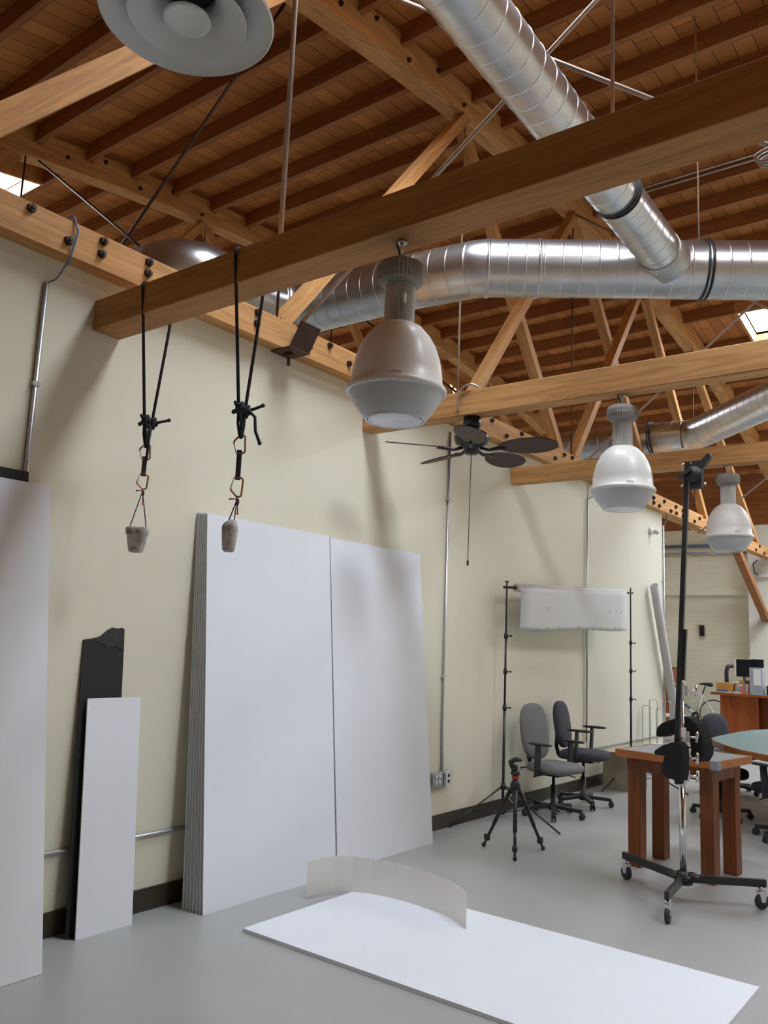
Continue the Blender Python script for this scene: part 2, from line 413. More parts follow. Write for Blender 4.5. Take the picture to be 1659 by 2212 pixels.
brace((-.11, 4.28, 7.0), (-3.88, 4.28, 4.0), 'brace rod falling left from below the round diffuser, part of the rod cross', m=M_rodd)
brace((.14, 9.0, 3.70), (4.0, 9.0, 6.85), 'thin brace rod rising from behind the second lamp to the skylight at right')
brace((.11, 9.08, 7.05), (4.0, 9.08, 4.0), 'thin brace rod falling right above the farther round duct')
brace((.14, 13.8, 3.60), (4.0, 13.8, 6.6), 'thin brace rod rising beside the farthest lamp')
brace((-3.88, 9.0, 6.9), (-.14, 9.0, 3.8), 'thin brace rod behind the wall top near the ceiling fan', m=M_rodd)

# ------------------------------------------------------------------ cross beams
def cross_beam(y0, y1, z0, z1, label, hang, m=None):
    e = empty('ceiling_beam', (0, (y0+y1)/2, z0), label, 'beam', None)
    MB().box(0.001, X1-.01, y0, y1, z0, z1).build('timber', m or M_firx, e, bevel=.006)
    for x in hang:
        MB().tube([(x, (y0+y1)/2, z1), (x, (y0+y1)/2, zj((y0+y1)/2))], .013 if x < 2 else .008, 8).build('hanger_rod', M_rod, e)
    return e
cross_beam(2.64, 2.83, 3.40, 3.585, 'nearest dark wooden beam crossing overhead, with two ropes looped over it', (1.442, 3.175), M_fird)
cross_beam(5.20, 5.35, 3.375, 3.565, 'light grained wooden beam with the ceiling fan under it', ())
cross_beam(7.74, 7.89, 3.375, 3.545, 'farthest orange-brown wooden beam behind the second lamp', ())

# ------------------------------------------------------------------ ducts
def path(pts, rad, step=.035):
    pts = [V(p) for p in pts]; out = [pts[0]]
    for i in range(1, len(pts)-1):
        a, b, c = pts[i-1], pts[i], pts[i+1]; d1 = (b-a).normalized(); d2 = (c-b).normalized()
        ang = d1.angle(d2); t = rad*math.tan(ang/2); p, q = b-d1*t, b+d2*t
        n = 4
        for k in range(n+1):
            u = k/n; out.append(p*(1-u)**2+b*2*u*(1-u)+q*u*u)
    out.append(pts[-1]); return out
def duct_pipe(pts, r, rad, pitch=.15):
    P = path(pts, rad); mb = MB(); L = []; R = []
    for a, b in zip(P, P[1:]):
        d = (b-a).length; n = max(1, int(round(d/pitch)))
        if d < pitch*1.2: L += [a]; R += [r]; continue
        for k in range(n):
            o = a+(b-a)*(k/n); dd = (b-a).normalized()
            L += [o+dd*.001, o+dd*.006, o+dd*.008, o+dd*.011, o+dd*.013, o+dd*.018]; R += [r, r, r+.0028, r+.0028, r, r]
    L.append(P[-1]); R.append(r)
    return mb.tube(L, R, 48)
def band(c, d, r, par):
    d = V(d).normalized()
    mb = MB()
    for o in (-.018, .018):
        mb.lathe([(r, -.008), (r+.012, -.008), (r+.012, .008), (r, .008)], V(c)+d*o, 48, d)
    mb.build('clamp_band', M_band, par)
Z = 4.8
D1 = empty('air_duct', (2.0, 6.5, Z), 'large horizontal silver spiral duct crossing right of the nearest lamp', 'duct')
dd = V((.8353, .5498, 0))
p0 = V((.82, 5.69, Z))
duct_pipe([p0+dd*6, p0, (.1, 5.58, Z), (-1.25, 5.56, Z), (-1.27, 4.22, Z), (-3.3, 4.15, Z)], .2375, .30).build('pipe', M_galv, D1)
c = fl(1520, 583, Z); band(p0+dd*(c-p0).dot(dd), dd, .2375, D1)
for sgn in (-.0, .42):
    MB().lathe([(.238, -.012), (.246, -.012), (.246, .012), (.238, .012)], p0+dd*sgn+dd*.05, 48, dd).build('seam_collar', M_galv, D1)
MB().tube([(2.324, 6.68, Z+.23), (2.324, 6.68, zj(6.68))], .007, 8).build('hanger_rod', M_rod, D1)
D2 = empty('air_duct', (2.2, 4.0, Z), 'slanting silver branch duct running from top centre to the large duct', 'duct')
duct_pipe([(2.16, 6.36, Z), (2.285, 2.9, Z), (2.06, 1.62, Z), (2.06, 1.62, 4.04)], .165, .22).build('pipe', M_galv, D2)
c = fl(1325, 420, Z); band((2.21, c.y, Z), (-.03, 1, 0), .165, D2)
MB().lathe([(.166, 0), (.172, 0), (.172, .16), (.178, .18), (.19, .22)], (2.165, 6.15, Z), 40, (-.03, 1, 0)).build('tap_collar', M_galvd, D2)
D3 = empty('air_duct', (1, 11.8, Z), 'distant silver duct bending up to the right behind the second lamp', 'duct')
d3 = V((.71, -.704, 0))
duct_pipe([V((.63, 12.05, Z))+d3*4.2, (.63, 12.05, Z), (.2, 11.98, Z), (-3.4, 11.7, Z)], .225, .30).build('pipe', M_galv, D3)
c = fl(1408, 946, Z); band((c.x, c.y, Z), (1, .08, 0), .225, D3)

# round diffuser
dc = V((2.06, 1.62, 3.8))
D = empty('ceiling_diffuser', dc, 'round stepped white air diffuser at the top of the picture', 'diffuser')
MB().lathe([(.30, 0), (.306, .006), (.300, .016), (.27, .035), (.225, .055), (.165, .09), (.165, .26), (.158, .26), (.158, .095), (.215, .050), (.26, .030), (.293, .008), (.30, 0)], dc, 64).build('outer_cone', M_diff, D)
MB().lathe([(.205, -.004), (.210, .002), (.19, .02), (.14, .045), (.10, .085), (.096, .12), (.090, .12), (.094, .082), (.135, .038), (.185, .010), (.205, -.004)], dc, 64).build('middle_cone', M_diff, D)
MB().lathe([(0, .004), (.060, .002), (.078, -.008), (.084, -.004), (.08, .006), (.05, .025), (0, .03)], dc, 48).build('centre_disc', M_diff, D)
MB().lathe([(0, .14), (.157, .14), (.157, .15), (0, .15)], dc, 32).tube([dc+V((0, 0, .02)), dc+V((0, 0, .14))], .004, 6).build('neck_shade_disc', M_dark, D)  # stem, and a near-black disc painting the shade inside the neck

# ------------------------------------------------------------------ pendant lamps
def lamp(x, y, zt, label):
    e = empty('pendant_lamp', (x, y, zt), label, 'lamp', 'bell lamps hanging from the beams')
    c = V((x, y, 0))
    mb = MB().lathe([(0, 0), (.022, 0), (.022, -.012), (.012, -.02), (0, -.02)], c+V((0, 0, zt)), 12)
    mb.tube([c+V((0, 0, zt-.01)), c+V((0, 0, zt-.06))], .004, 6)
    mb.tube(arc(c+V((0, 0, zt-.085)), .018, 0, 2*pi*.96, 14), .004, 6).build('hook', M_galvd, e)
    MB().tube([c+V((-.03, 0, zt)), c+V((-.018, .01, zt-.05)), c+V((-.008, 0, zt-.12))], .004, 6).build('cord', M_blk, e)
    z = 3.29
    MB().lathe([(0, z), (.085, z), (.098, z-.008), (.104, z-.03), (.104, z-.055)], c, 72, ripple=1, ramp=.05, smooth=False).lathe(
        [(.104, z-.055), (.107, z-.058), (.104, z-.065), (.100, z-.085), (.085, z-.098), (.06, z-.10)], c, 72, ripple=1, ramp=.05, smooth=False).build('gear_cap', M_castal, e)
    MB().lathe([(.066, z-.095), (.066, 2.99)], c, 64, ripple=1, ramp=.2, smooth=False).build('heat_sink', M_fins, e)
    MB().lathe([(.055, 3.008), (.080, 3.006), (.105, 2.990), (.140, 2.950), (.165, 2.905), (.183, 2.85), (.194, 2.79), (.198, 2.735), (.212, 2.722), (.217, 2.712), (.214, 2.700), (.205, 2.697), (.195, 2.73), (.17, 2.89), (.10, 2.98)], c, 56).build('shade', M_lampw, e)
    MB().lathe([(.204, 2.700), (.200, 2.690), (.165, 2.630), (.135, 2.592), (.128, 2.586)], c, 56).build('refractor', M_refr, e)
    MB().lathe([(.128, 2.592), (.131, 2.586), (.127, 2.581), (.120, 2.583)], c, 56).lathe([(.120, 2.583), (.06, 2.580), (0, 2.579)], c, 12, smooth=False).build('lens', M_lens, e)
    for k in range(3):
        a = k*2*pi/3-.95; u = V((cos(a), sin(a), 0)); t = V((-sin(a), cos(a), 0)); b = c+u*.213
        MB().tube([b+t*.02+V((0, 0, 2.69)), b+t*.02+V((0, 0, 2.74))-u*.012, b-t*.02+V((0, 0, 2.74))-u*.012, b-t*.02+V((0, 0, 2.69))], .0025, 6).build('clip', M_wire, e)
    return e
L1 = lamp(2.21, 2.735, 3.40, 'largest bell-shaped pendant lamp, hanging under the nearest dark beam')
for k in (0,):
    MB().box(2.268, 2.276, 2.68, 2.695, 3.085, 3.125).build('sticker', M_whitep, L1)
lamp(2.21, 5.28, 3.375, 'second bell-shaped pendant lamp, under the light grained beam beside the duct bend')
lamp(2.21, 7.815, 3.375, 'smallest and farthest bell-shaped pendant lamp, at the right edge')

# ------------------------------------------------------------------ ceiling fan
fx, fy = 1.02, 5.28
FN = empty('ceiling_fan', (fx, fy, 3.375), 'dark ceiling fan with leaf-shaped brown blades under the light grained beam', 'fan')
MB().lathe([(0, 3.375), (.066, 3.375), (.066, 3.335), (.070, 3.32), (.066, 3.295), (.05, 3.285), (0, 3.285)], (fx, fy, 0), 28).build('canopy', M_fandk, FN)
MB().lathe([(.04, 3.29), (.06, 3.275), (.105, 3.255), (.132, 3.225), (.135, 3.20), (.12, 3.165), (.09, 3.145), (.06, 3.14), (.058, 3.10), (.05, 3.085), (0, 3.08)], (fx, fy, 0), 40).build('motor_housing', M_fandk, FN)
for k in range(5):
    a = radians(12+72*k); u = V((cos(a), sin(a), 0)); t = V((-sin(a), cos(a), 0)); c = V((fx, fy, 3.12))
    ht = .23*1
    pts = []
    n = 22; tilt = -.26
    for i in range(n):
        q = 2*pi*i/n; l = .44+.23*cos(q); w = .115*sin(q)*(1+.12*cos(q))
        pts.append(c+u*l+t*w+V((0, 0, w*tilt)))
    MB().prism(pts, (0, 0, .007)).build('blade', M_blade, FN)
    MB().tube([c+u*.07+V((0, 0, .01)), c+u*.14+V((0, 0, -.012)), c+u*.20+V((0, 0, -.004)), c+u*.27+V((0, 0, -.004))], [.012, .012, .016, .012], 8).build('blade_arm', M_fandk, FN)
MB().tube([(fx, fy, 3.085), (fx, fy-.01, 2.27)], .003, 6).lathe([(0, -.03), (.008, -.025), (.010, 0), (.003, .02)], (fx, fy-.01, 2.26), 10).build('pull_chain', M_rodd, FN)
MB().tube(path([(fx-.03, fy-.03, 3.36), (fx-.08, fy-.1, 3.44), (fx-.05, fy-.1, 3.60), (fx+.06, fy-.09, 3.61), (fx+.10, fy-.05, 3.57)], .08), .008, 8).build('flexible_conduit', M_galvd, FN)

# ------------------------------------------------------------------ ropes, carabiners and hanging stones
def knot(mb, c, r=.022):
    c = V(c)
    for k, (dx, dy, dz) in enumerate(((0, 0, .018), (.008, .006, -.002), (-.006, -.004, -.02))):
        mb.tube([c+V((dx+r*cos(t)*.8, dy+r*sin(t)*.8, dz+.008*sin(2*t+k))) for t in [2*pi*i/14 for i in range(14)]], .0095, 7, closed=True)
    mb.ell(c, (.017, .017, .03), 1.0, 10, 8)
def hanging(x, kz, tail, stone_face, xs_, names, zs):
    y0, y1, zt = 2.64-.008, 2.83+.008, 3.585+.008
    r = .0085
    k1, k2 = V((x+.03, 2.70, kz)), V((x-.005, 2.775, kz+.006))
    e = empty('rope', (x, 2.735, kz), names[0], 'rope', None)
    mb = MB().tube(path([k1, (x, y0, zt-.02), (x, y0+.012, zt), (x, y1-.012, zt), (x, y1, zt-.02), (x, y1, 3.39), k2], .008), r, 8)
    lo = V((xs_, 2.735, kz-.145))
    mb.tube([k1, k1+(lo-k1)*.5+V((-.012, 0, 0)), lo+V((-.004, 0, .0)), lo+V((0.006, 0, .003)), k1+(lo-k1)*.5+V((.012, 0, 0)), k1], .0075, 7)
    mb.tube([k2, k2+(lo-k2)*.5+V((-.010, .0, 0)), lo+V((-.002, .004, .0)), lo+V((.004, .004, .003)), k2+(lo-k2)*.5+V((.010, 0, 0)), k2], .0075, 7)
    mb.tube(tail[0], .008, 7); mb.tube(tail[1], .008, 7)
    mb.tube([k1, (k1+k2)/2+V((0, 0, .028)), k2], .008, 7)
    mb.build('cord', M_rope, e)
    mb = MB(); knot(mb, k1); mb.build('knot', M_rope, e)
    mb = MB(); knot(mb, k2); mb.build('knot', M_rope, e)
    mb = MB()
    for t in tail: mb.ell(t[-1], (.011, .011, .011), 1, 8, 6)
    mb.build('rope_end', M_rope, e)
    return lo
def biner(mb, top, h, w, u, flip=1):
    # carabiner outline in the plane of u and z
    top = V(top); P = [(-.30, 0), (.32, 0), (.50, -.12), (.42, -.95), (.22, -1.03), (-.05, -.98), (-.52, -.68), (-.56, -.55)]
    if flip < 0: P = [(p[0], -1.03-p[1]) for p in P][::-1]
    pts = [top+u*(p[0]*w)+V((0, 0, p[1]*h)) for p in P]
    mb.tube(path(pts, .012), .0052, 8); return pts
def quickdraw(lo, zs, u, name):
    e = empty('quickdraw', lo, name, 'carabiner sling')
    z0, z1, z2, z3 = zs
    c = V((lo.x, lo.y, 0))
    for (za, zb, fp) in ((z0+.012, z1, -1), (z2, z3, 1)):
        mb = MB(); pts = biner(mb, c+V((0, 0, za)), (za-zb), .055, u, fp)
        ob = mb.build('carabiner', M_bronze, e)
        MB().tube([pts[0], pts[-1]], .0032, 6).build('gate', M_wire, ob)
    a = .010
    MB().quadbox([c+u*a*s1+V((0, .004*s2, z)) for z in (z2-.012, z1+.014) for s1, s2 in ((-1, -1), (1, -1), (1, 1), (-1, 1))]).build('sling', M_rope, e)
    return c+V((0, 0, z3+.004))
lookx = V((cos(radians(30)), sin(radians(30)), 0))
xA = .474
lo = hanging(xA, 2.80, ([V((xA, 2.775, 2.80)), V((xA+.03, 2.80, 2.812)), V((xA+.075, 2.83, 2.825))],
                        [V((xA+.01, 2.735, 2.81)), V((xA+.035, 2.735, 2.76)), V((xA+.03, 2.74, 2.66)), V((xA+.022, 2.74, 2.59))]), None, xA+.015,
             ('black rope knotted over the beam, left of the two, carrying the face-on grey block',), None)
bt = quickdraw(lo, (2.665, 2.59, 2.505, 2.425), V((.5, .86, 0)), 'narrow bronze quickdraw seen edge-on, on the left black rope')
def stone(prof, c, halfd, name, cat_label, top, ears, rot):
    pass
def stone_block(c, u, prof, depth, label, btm, spread, dark):
    e = empty('stone_weight', c, label, 'hanging stone')
    v = V((-u.y, u.x, 0))
    mb = MB(); rows = []
    for (h, a, b, d) in prof:                               # height, left, right, half depth
        ring = []
        n = 20
        for i in range(n):
            q = 2*pi*i/n; cx, sy = cos(q), sin(q)
            px = (a+b)/2+(b-a)/2*math.copysign(abs(cx)**.55, cx); py = d*math.copysign(abs(sy)**.55, sy)
            ring.append(mb.bm.verts.new(c+u*px+v*py+V((0, 0, h))))
        rows.append(ring)
    for p, q in zip(rows, rows[1:]):
        for i in range(20):
            f = mb.bm.faces.new((p[i], p[(i+1) % 20], q[(i+1) % 20], q[i])); f.smooth = True
    mb.bm.faces.new(rows[0]); mb.bm.faces.new(rows[-1][::-1])
    mb.build('block', M_stone, e)
    mb = MB()
    for (pts, r) in dark: mb.ell(c+u*pts[0]-v*pts[3]+V((0, 0, pts[1])), (r[0], r[1], r[2]), .9, 12, 8, Matrix((u, v, V((0, 0, 1)))).transposed())
    mb.build('pocket_shade', mat('hollow_shade', (.24, .21, .175), .85, var=.4, scale=40), e)  # dark lumps paint the shade of shallow hollows in the stone
    k = btm+V((.006, 0, -.02))
    mb = MB()
    for s_ in spread:
        mb.tube([k, c+u*s_+V((0, 0, prof[-1][0]-.01))], .0032, 6)
    mb.tube([btm, k], .004, 6)
    mb.ell(k+V((.006, 0, -.012)), (.008, .008, .018), 1, 10, 8)
    mb.tube([k, k+V((-.02, -.01, .004)), k+V((-.035, -.012, .004))], .003, 6)
    mb.tube([k+V((.006, 0, -.02)), k+V((.01, .0, -.065))], .003, 6)
    mb.build('cord', M_cord, e)
    mb = MB().ell(k+V((.01, 0, -.07)), (.006, .006, .007), 1, 8, 6).ell(k+V((-.037, -.012, .004)), (.006, .006, .006), 1, 8, 6)
    mb.build('cord_tip', mat('red_white_tip', (.55, .12, .12), .6), e)
uA = V((cos(YAW-.12), sin(YAW-.12), 0))
pA = yl(295, 1165, 2.735)
stone_block(V((pA.x, 2.735, pA.z)), uA, [(-.073, -.025, .025, .02), (-.066, -.036, .036, .028), (-.03, -.043, .045, .034), (.02, -.050, .053, .038), (.03, -.058, .060, .042), (.058, -.060, .062, .042), (.066, -.056, .058, .036)], 0,
            'grey stone grip block hanging face-on, left of the two', bt, (-.048, .05), [((-.022, .040, 0, .036), (.022, .010, .016)), ((.024, .040, 0, .036), (.022, .010, .016)), ((0, -.05, 0, .030), (.02, .004, .006))])
xB = 1.232
lo = hanging(xB, 2.765, ([V((xB, 2.775, 2.77)), V((xB+.035, 2.80, 2.783)), V((xB+.075, 2.82, 2.80))],
                         [V((xB+.01, 2.775, 2.78)), V((xB+.055, 2.79, 2.735)), V((xB+.065, 2.79, 2.66)), V((xB+.09, 2.80, 2.60))]), None, xB+.02,
             ('black rope knotted over the beam, right of the two, carrying the edge-on grey block',), None)
bt = quickdraw(lo, (2.625, 2.545, 2.42, 2.325), V((cos(YAW), sin(YAW), 0)), 'bronze carabiners and dark sling on the right black rope')
uB = V((cos(YAW), sin(YAW), 0))
pB = yl(496, 1158, 2.735)
stone_block(V((pB.x, 2.735, pB.z)), uB, [(-.078, -.022, .018, .02), (-.07, -.030, .026, .03), (0, -.036, .033, .045), (.035, -.037, .036, .055), (.05, -.034, .034, .055), (.066, -.022, .030, .045), (.078, -.002, .026, .03)], 0,
            'grey stone grip block hanging edge-on, right of the two', bt, (-.012, .016), [((.012, .008, 0, .038), (.006, .008, .018)), ((.004, -.035, 0, .036), (.004, .006, .012)), ((.008, .035, 0, .05), (.004, .008, .02))])

# ------------------------------------------------------------------ foam boards
def board(y0, y1, xb, xt, L, th, name, label, group=None, m=M_board, me=M_bedge, poly=None):
    h = sqrt(L*L-(xb-xt)**2); d = V((xt-xb, 0, h)).normalized(); n = V((d.z, 0, -d.x))   # n points into the room
    o = V((xb, (y0+y1)/2, 0)); lift = 0.0005
    mb = MB()
    fr = [(y0, 0), (y1, 0), (y1, L), (y0, L)] if poly is None else poly
    P = [V((xb, y, lift))+d*s_ for y, s_ in fr]
    B = [p-n*th for p in P]
    lift2 = -min(0, min(p.z for p in B))
    for p in P+B: p.z += lift2
    fv = [mb.bm.verts.new(p) for p in P]; bv = [mb.bm.verts.new(p) for p in B]; k = len(P)
    mb.bm.faces.new(fv); mb.bm.faces.new(bv[::-1])
    for i in range(k): mb.bm.faces.new((fv[i], bv[i], bv[(i+1) % k], fv[(i+1) % k])).material_index = 1
    ob = mb.build(name, [m, me], None, o)
    return tag(ob, label, 'board', group)
board(1.10, 2.33, .33, .028, 2.50, .012, 'foam_board', 'dark-edged board standing behind the big white board at the left edge', m=M_black, me=M_black)
board(1.23, 2.45, .43, .052, 2.45, .012, 'foam_board', 'big white foam board leaning at the left edge of the picture')
ordn = ['nearest the wall', 'second from the wall', 'third from the wall', 'fourth from the wall', 'third from the front', 'second from the front', 'foremost']
for i in range(7):
    board(3.525+.003*i, 4.745+.002*i, .155+.027*i, .016+.012*i, 2.44, .009, 'foam_board', 'white foam board in the tall left-hand stack, '+ordn[i]+' in the stack', 'tall left-hand foam board stack')
board(4.775, 6.00, .225, .016, 2.44, .009, 'foam_board', 'white foam board behind the front board of the right-hand pair, only its edge showing', 'right-hand foam board pair')
board(4.835, 6.058, .264, .030, 2.44, .009, 'foam_board', 'front white foam board of the right-hand pair beside the fan side of the wall', 'right-hand foam board pair')
zz = 1.60
tornp = [(2.775, 0), (3.055, 0), (3.05, 1.50), (3.046, 1.66), (3.03, 1.668), (3.00, 1.662), (2.965, 1.667), (2.935, 1.655), (2.905, 1.63), (2.885, 1.612), (2.86, 1.606), (2.83, 1.600), (2.80, 1.596), (2.775, 1.590)]
bb = board(2.775, 3.055, .105, .008, 1.59, .006, 'foam_board', 'black foam board with a torn top edge, behind the small white board', m=M_black, me=M_black, poly=tornp)
d = V((-.097, 0, 1.587)).normalized()
tp = [(2.90, 1.625), (2.935, 1.655), (2.965, 1.667), (3.0, 1.662), (3.03, 1.668), (3.046, 1.66), (3.049, 1.53), (3.02, 1.545), (2.985, 1.562), (2.94, 1.55), (2.91, 1.57), (2.85, 1.585), (2.86, 1.604)]
mb = MB().prism([V((.1065, y, .0005))+d*s_ for y, s_ in tp], (.0015, 0, 0)); mb.build('torn_facing', M_torn, bb).matrix_parent_inverse = Matrix.Translation(-bb.location)
board(2.805, 3.165, .152, .058, 1.265, .008, 'foam_board', 'small white foam board leaning in front of the torn black board')
tag(MB().box(.685, 3.125, 3.52, 4.74, .0005, .02).build('foam_board', [M_board], None, (1.9, 4.13, 0)), 'white foam board lying flat on the floor', 'board')
# curved strip standing on it
Q = [(.545, 4.20), (.565, 4.30), (.60, 4.40), (.68, 4.49), (.80, 4.545), (.95, 4.57), (1.10, 4.575), (1.25, 4.56), (1.38, 4.535), (1.49, 4.49), (1.565, 4.445), (1.605, 4.41)]
mb = MB(); t = .003
def off(i):
    a = V(Q[max(0, i-1)]+(0,)); b = V(Q[min(len(Q)-1, i+1)]+(0,)); d = (b-a).normalized(); return V((-d.y, d.x, 0))*t
H = [.215, .222, .225, .222, .218, .214, .212, .208, .204, .20, .195, .185]
r = []
for i, (x, y) in enumerate(Q):
    p = V((x, y, .0205)); o = off(i); u = V((0, 0, H[i]))
    r.append([mb.bm.verts.new(q) for q in (p, p+o, p+o+u, p+u)])
for a, b in zip(r, r[1:]):
    for k in range(4): mb.bm.faces.new((a[k], b[k], b[(k+1) % 4], a[(k+1) % 4]))
mb.bm.faces.new(r[0]); mb.bm.faces.new(r[-1][::-1])
tag(mb.build('paper_strip', M_strip, None, (1.1, 4.5, .02)), 'curved strip of white card standing on edge on the floor board', 'card strip')

# ------------------------------------------------------------------ wall services
def conduit(pts, label, r=.011, extra=None, clips=()):
    e = empty('wall_conduit', pts[-1], label, 'conduit')
    MB().tube(path(pts, .03), r, 10).build('pipe', M_galvd, e)
    for c in clips: MB().box(0.0, .03, c[1]-.03, c[1]+.012, c[2]-.012, c[2]+.012).build('strap', M_galvd, e)
    return e
e = conduit([(.014, 2.32, 3.575), (.014, 2.32, .44)], 'steel conduit running down the wall behind the left white boards', .014, clips=[(0, 2.33, 2.98)])
a = V((.014, 2.32, 3.57)); q1 = wl(150, 560, .135); q2 = wl(168, 500, .14); q3 = wl(160, 472, .13)
for dx in (0, .006):
    MB().tube(path([a, a+V((.01, .05, .04)), q1+V((0, dx, 0)), q2+V((0, dx, 0)), q3+V((-.01, dx, .03)), V((.0, q3.y, 3.95))], .03), .0042, 6).build('cable', M_cable, e)
conduit([(.012, 1.3, .44), (.012, 6.36, .44)], 'horizontal steel conduit low on the wall behind the boards', .010)
e = conduit([(.013, 6.52, 3.66), (.013, 6.53, .9), (.013, 6.55, .50)], 'steel conduit dropping to the outlet boxes between the board stack and tripod', .012, clips=[(0, 6.52, 3.0), (0, 6.53, 1.35)])
ob = empty('outlet_box', (0, 6.45, .45), 'grey metal outlet box with four sockets, left of the pair', 'outlet')
MB().box(.0005, .05, 6.36, 6.52, .385, .505).build('box', M_galvd, ob, bevel=.004)
for yy_ in (6.405, 6.455):
    for z_ in (.42, .47): MB().lathe([(0, 0), (.018, 0), (.018, .004), (0, .004)], (.05, yy_, z_), 14, (1, 0, 0)).build('socket', M_whitep, ob)
ob = empty('outlet_box', (0, 6.59, .45), 'steel outlet box with a white double socket, right of the pair', 'outlet')
MB().box(.0005, .06, 6.525, 6.645, .38, .51).build('box', M_galvd, ob, bevel=.004)
MB().box(.06, .064, 6.545, 6.625, .385, .505).build('cover_plate', M_whitep, ob)
for z_ in (.42, .47): MB().box(.064, .067, 6.57, 6.60, z_-.015, z_+.015).build('socket', M_blkp, ob)
e = conduit([(.025, 9.68, 3.52), (.025, 9.68, .55)], 'steel conduit beside the pale panel, behind the backdrop roll', .012)
MB().tube([(.025, 9.68, 3.51), (.07, 9.85, 3.60), (.10, 9.95, 3.72)], .006, 6).build('cable', M_cable, e)
e = conduit([(.024, 12.46, 3.55), (.024, 12.46, .4)], 'steel conduit at the far end of the cream wall', .014, clips=[(0, 12.44, 2.7)])
MB().tube([(.024, 12.46, 3.54), (.05, 12.52, 3.64), (.05, 12.52, 3.74)], .008, 6).build('cable', M_cable, e)
p = wl(1402, 1147, .0)
e = empty('alarm_light', (0.012, p.y, p.z), 'small white round alarm light high on the far end of the wall', 'alarm')
MB().lathe([(0, 0), (.06, 0), (.06, .03), (.045, .045), (0, .05)], (.0125, p.y, p.z), 20, (1, 0, 0)).build('housing', M_whitep, e)
MB().lathe([(0, 0), (.03, 0), (.035, .06), (.02, .08), (0, .085)], (.055, p.y+.03, p.z-.01), 16, (.8, .5, -.15)).build('lens', M_refr, e)
# roof conduits along a joist
tag(MB().tube([(.2, 9.41, zj(9.4)-.012), (4.1, 9.41, zj(9.4)-.012)], .013, 8).build('ceiling_conduit', M_galvd, None, (.2, 9.41, 7.25)), 'grey conduit along a roof joist at upper right, upper of the pair', 'conduit', 'ceiling conduit pair')
tag(MB().tube([(.2, 9.30, zj(9.3)-.014), (4.1, 9.30, zj(9.3)-.014)], .013, 8).build('ceiling_conduit', M_galvd, None, (.2, 9.30, 7.25)), 'grey conduit along a roof joist at upper right, lower of the pair', 'conduit', 'ceiling conduit pair')
p = yl(1662, 322, 2.855)
cc = MB()
for k in range(3): cc.tube([p+V((.055*cos(t)+.004*k, .03+.012*k, .022*sin(t)-.006*k)) for t in [2*pi*i/20 for i in range(20)]], .005, 6, closed=True)
tag(cc.build('cable_coil', M_rod, None, p), 'small tan coil of cable hooked behind the dark beam at the right edge', 'cable')

# ------------------------------------------------------------------ backdrop stand
bx, by, bx2, by2 = .17, 7.40, .30, 10.40
ht, ht2 = 2.235, 2.385
def light_stand(x, y, h, label, ang, legr=.62):
    e = empty('backdrop_stand', (x, y, 0), label, 'stand')
    MB().tube([(x, y, .04), (x, y, 1.05)], .014, 10).tube([(x, y, 1.05), (x, y, 1.75)], .011, 10).tube([(x, y, 1.75), (x, y, h+.06)], .009, 10).build('pole', M_blk, e)
    for z_ in (1.05, 1.40, 1.75):
        MB().lathe([(0, -.025), (.02, -.025), (.02, .025), (0, .025)], (x, y, z_), 12).tube([(x, y, z_), (x+.05, y+.01, z_)], .006, 6).ell((x+.055, y+.01, z_), (.008, .012, .012), 1, 8, 6).build('clamp', M_blkp, e)
    MB().lathe([(0, -.03), (.024, -.03), (.024, .03), (0, .03)], (x, y, .30), 12).lathe([(0, -.02), (.02, -.02), (.02, .02), (0, .02)], (x, y, .06), 12).build('collar', M_blkp, e)
    for a in ang:
        u = V((cos(a), sin(a), 0)); c = V((x, y, 0)); f = c+u*legr+V((0, 0, .012))
        f.x = max(f.x, .03)
        lg = MB().tube([c+u*.02+V((0, 0, .30)), f], .009, 8).build('leg', M_blk, e)
        MB().tube([c+u*.02+V((0, 0, .06)), (c+V((0, 0, .30)))*.5+f*.5], .005, 6).build('strut', M_blk, e)
    return e
e = light_stand(bx, by, ht, 'black tripod stand carrying the near end of the backdrop roll', (radians(-100), radians(-18), radians(70)), .75)
e2 = light_stand(bx2, by2, ht2, 'black tripod stand carrying the far end of the backdrop roll, behind the work table', (radians(-95), radians(-10), radians(80)), .75)
A, B = V((bx, by, ht)), V((bx2, by2, ht2)); dd = (B-A).normalized()
e = empty('backdrop_roll', A, 'roll of white backdrop paper with orange tape marks, hung on the black crossbar', 'paper roll')
MB().tube([A-dd*.05, B+dd*.06], .014, 10).build('crossbar', M_blk, e)
MB().tube([A+V((0, 0, -.02)), A+V((0, 0, .06))], .007, 8).box(A.x-.02, A.x+.02, A.y-.008, A.y+.008, A.z+.05, A.z+.062).tube([B+V((0, 0, -.02)), B+V((0, 0, .07))], .007, 8).build('end_clamp', M_blk, e)
r0 = A+dd*.17; r1 = A+dd*2.80
MB().tube([r0, r1], .043, 24).build('roll', M_paper, e)
MB().lathe([(.014, 0), (.028, 0), (.028, .006), (.014, .006)], r0-dd*.006, 20, dd).build('core', M_card, e)
mb = MB(); nn = 10; rows = []
sag = V((.043, 0, 0))
for j in range(nn+1):
    v_ = j/nn; row = []
    for i in range(13):
        u_ = i/12; p = r0+(r1-r0)*(.01+u_*.985)
        L_ = .43+.045*u_+.008*sin(9*u_)
        bulge = .043+.03*sin(v_*pi*.5)*(.4+.6*(1-abs(2*u_-1)))-.02*v_*v_
        row.append(mb.bm.verts.new(p+V((bulge, 0, -L_*v_))))
    rows.append(row)
for a, b in zip(rows, rows[1:]):
    for i in range(12): mb.bm.faces.new((a[i], a[i+1], b[i+1], b[i])).smooth = True
sh = mb.build('hanging_sheet', M_paper, e)
sh.modifiers.new('thick', 'SOLIDIFY').thickness = .002
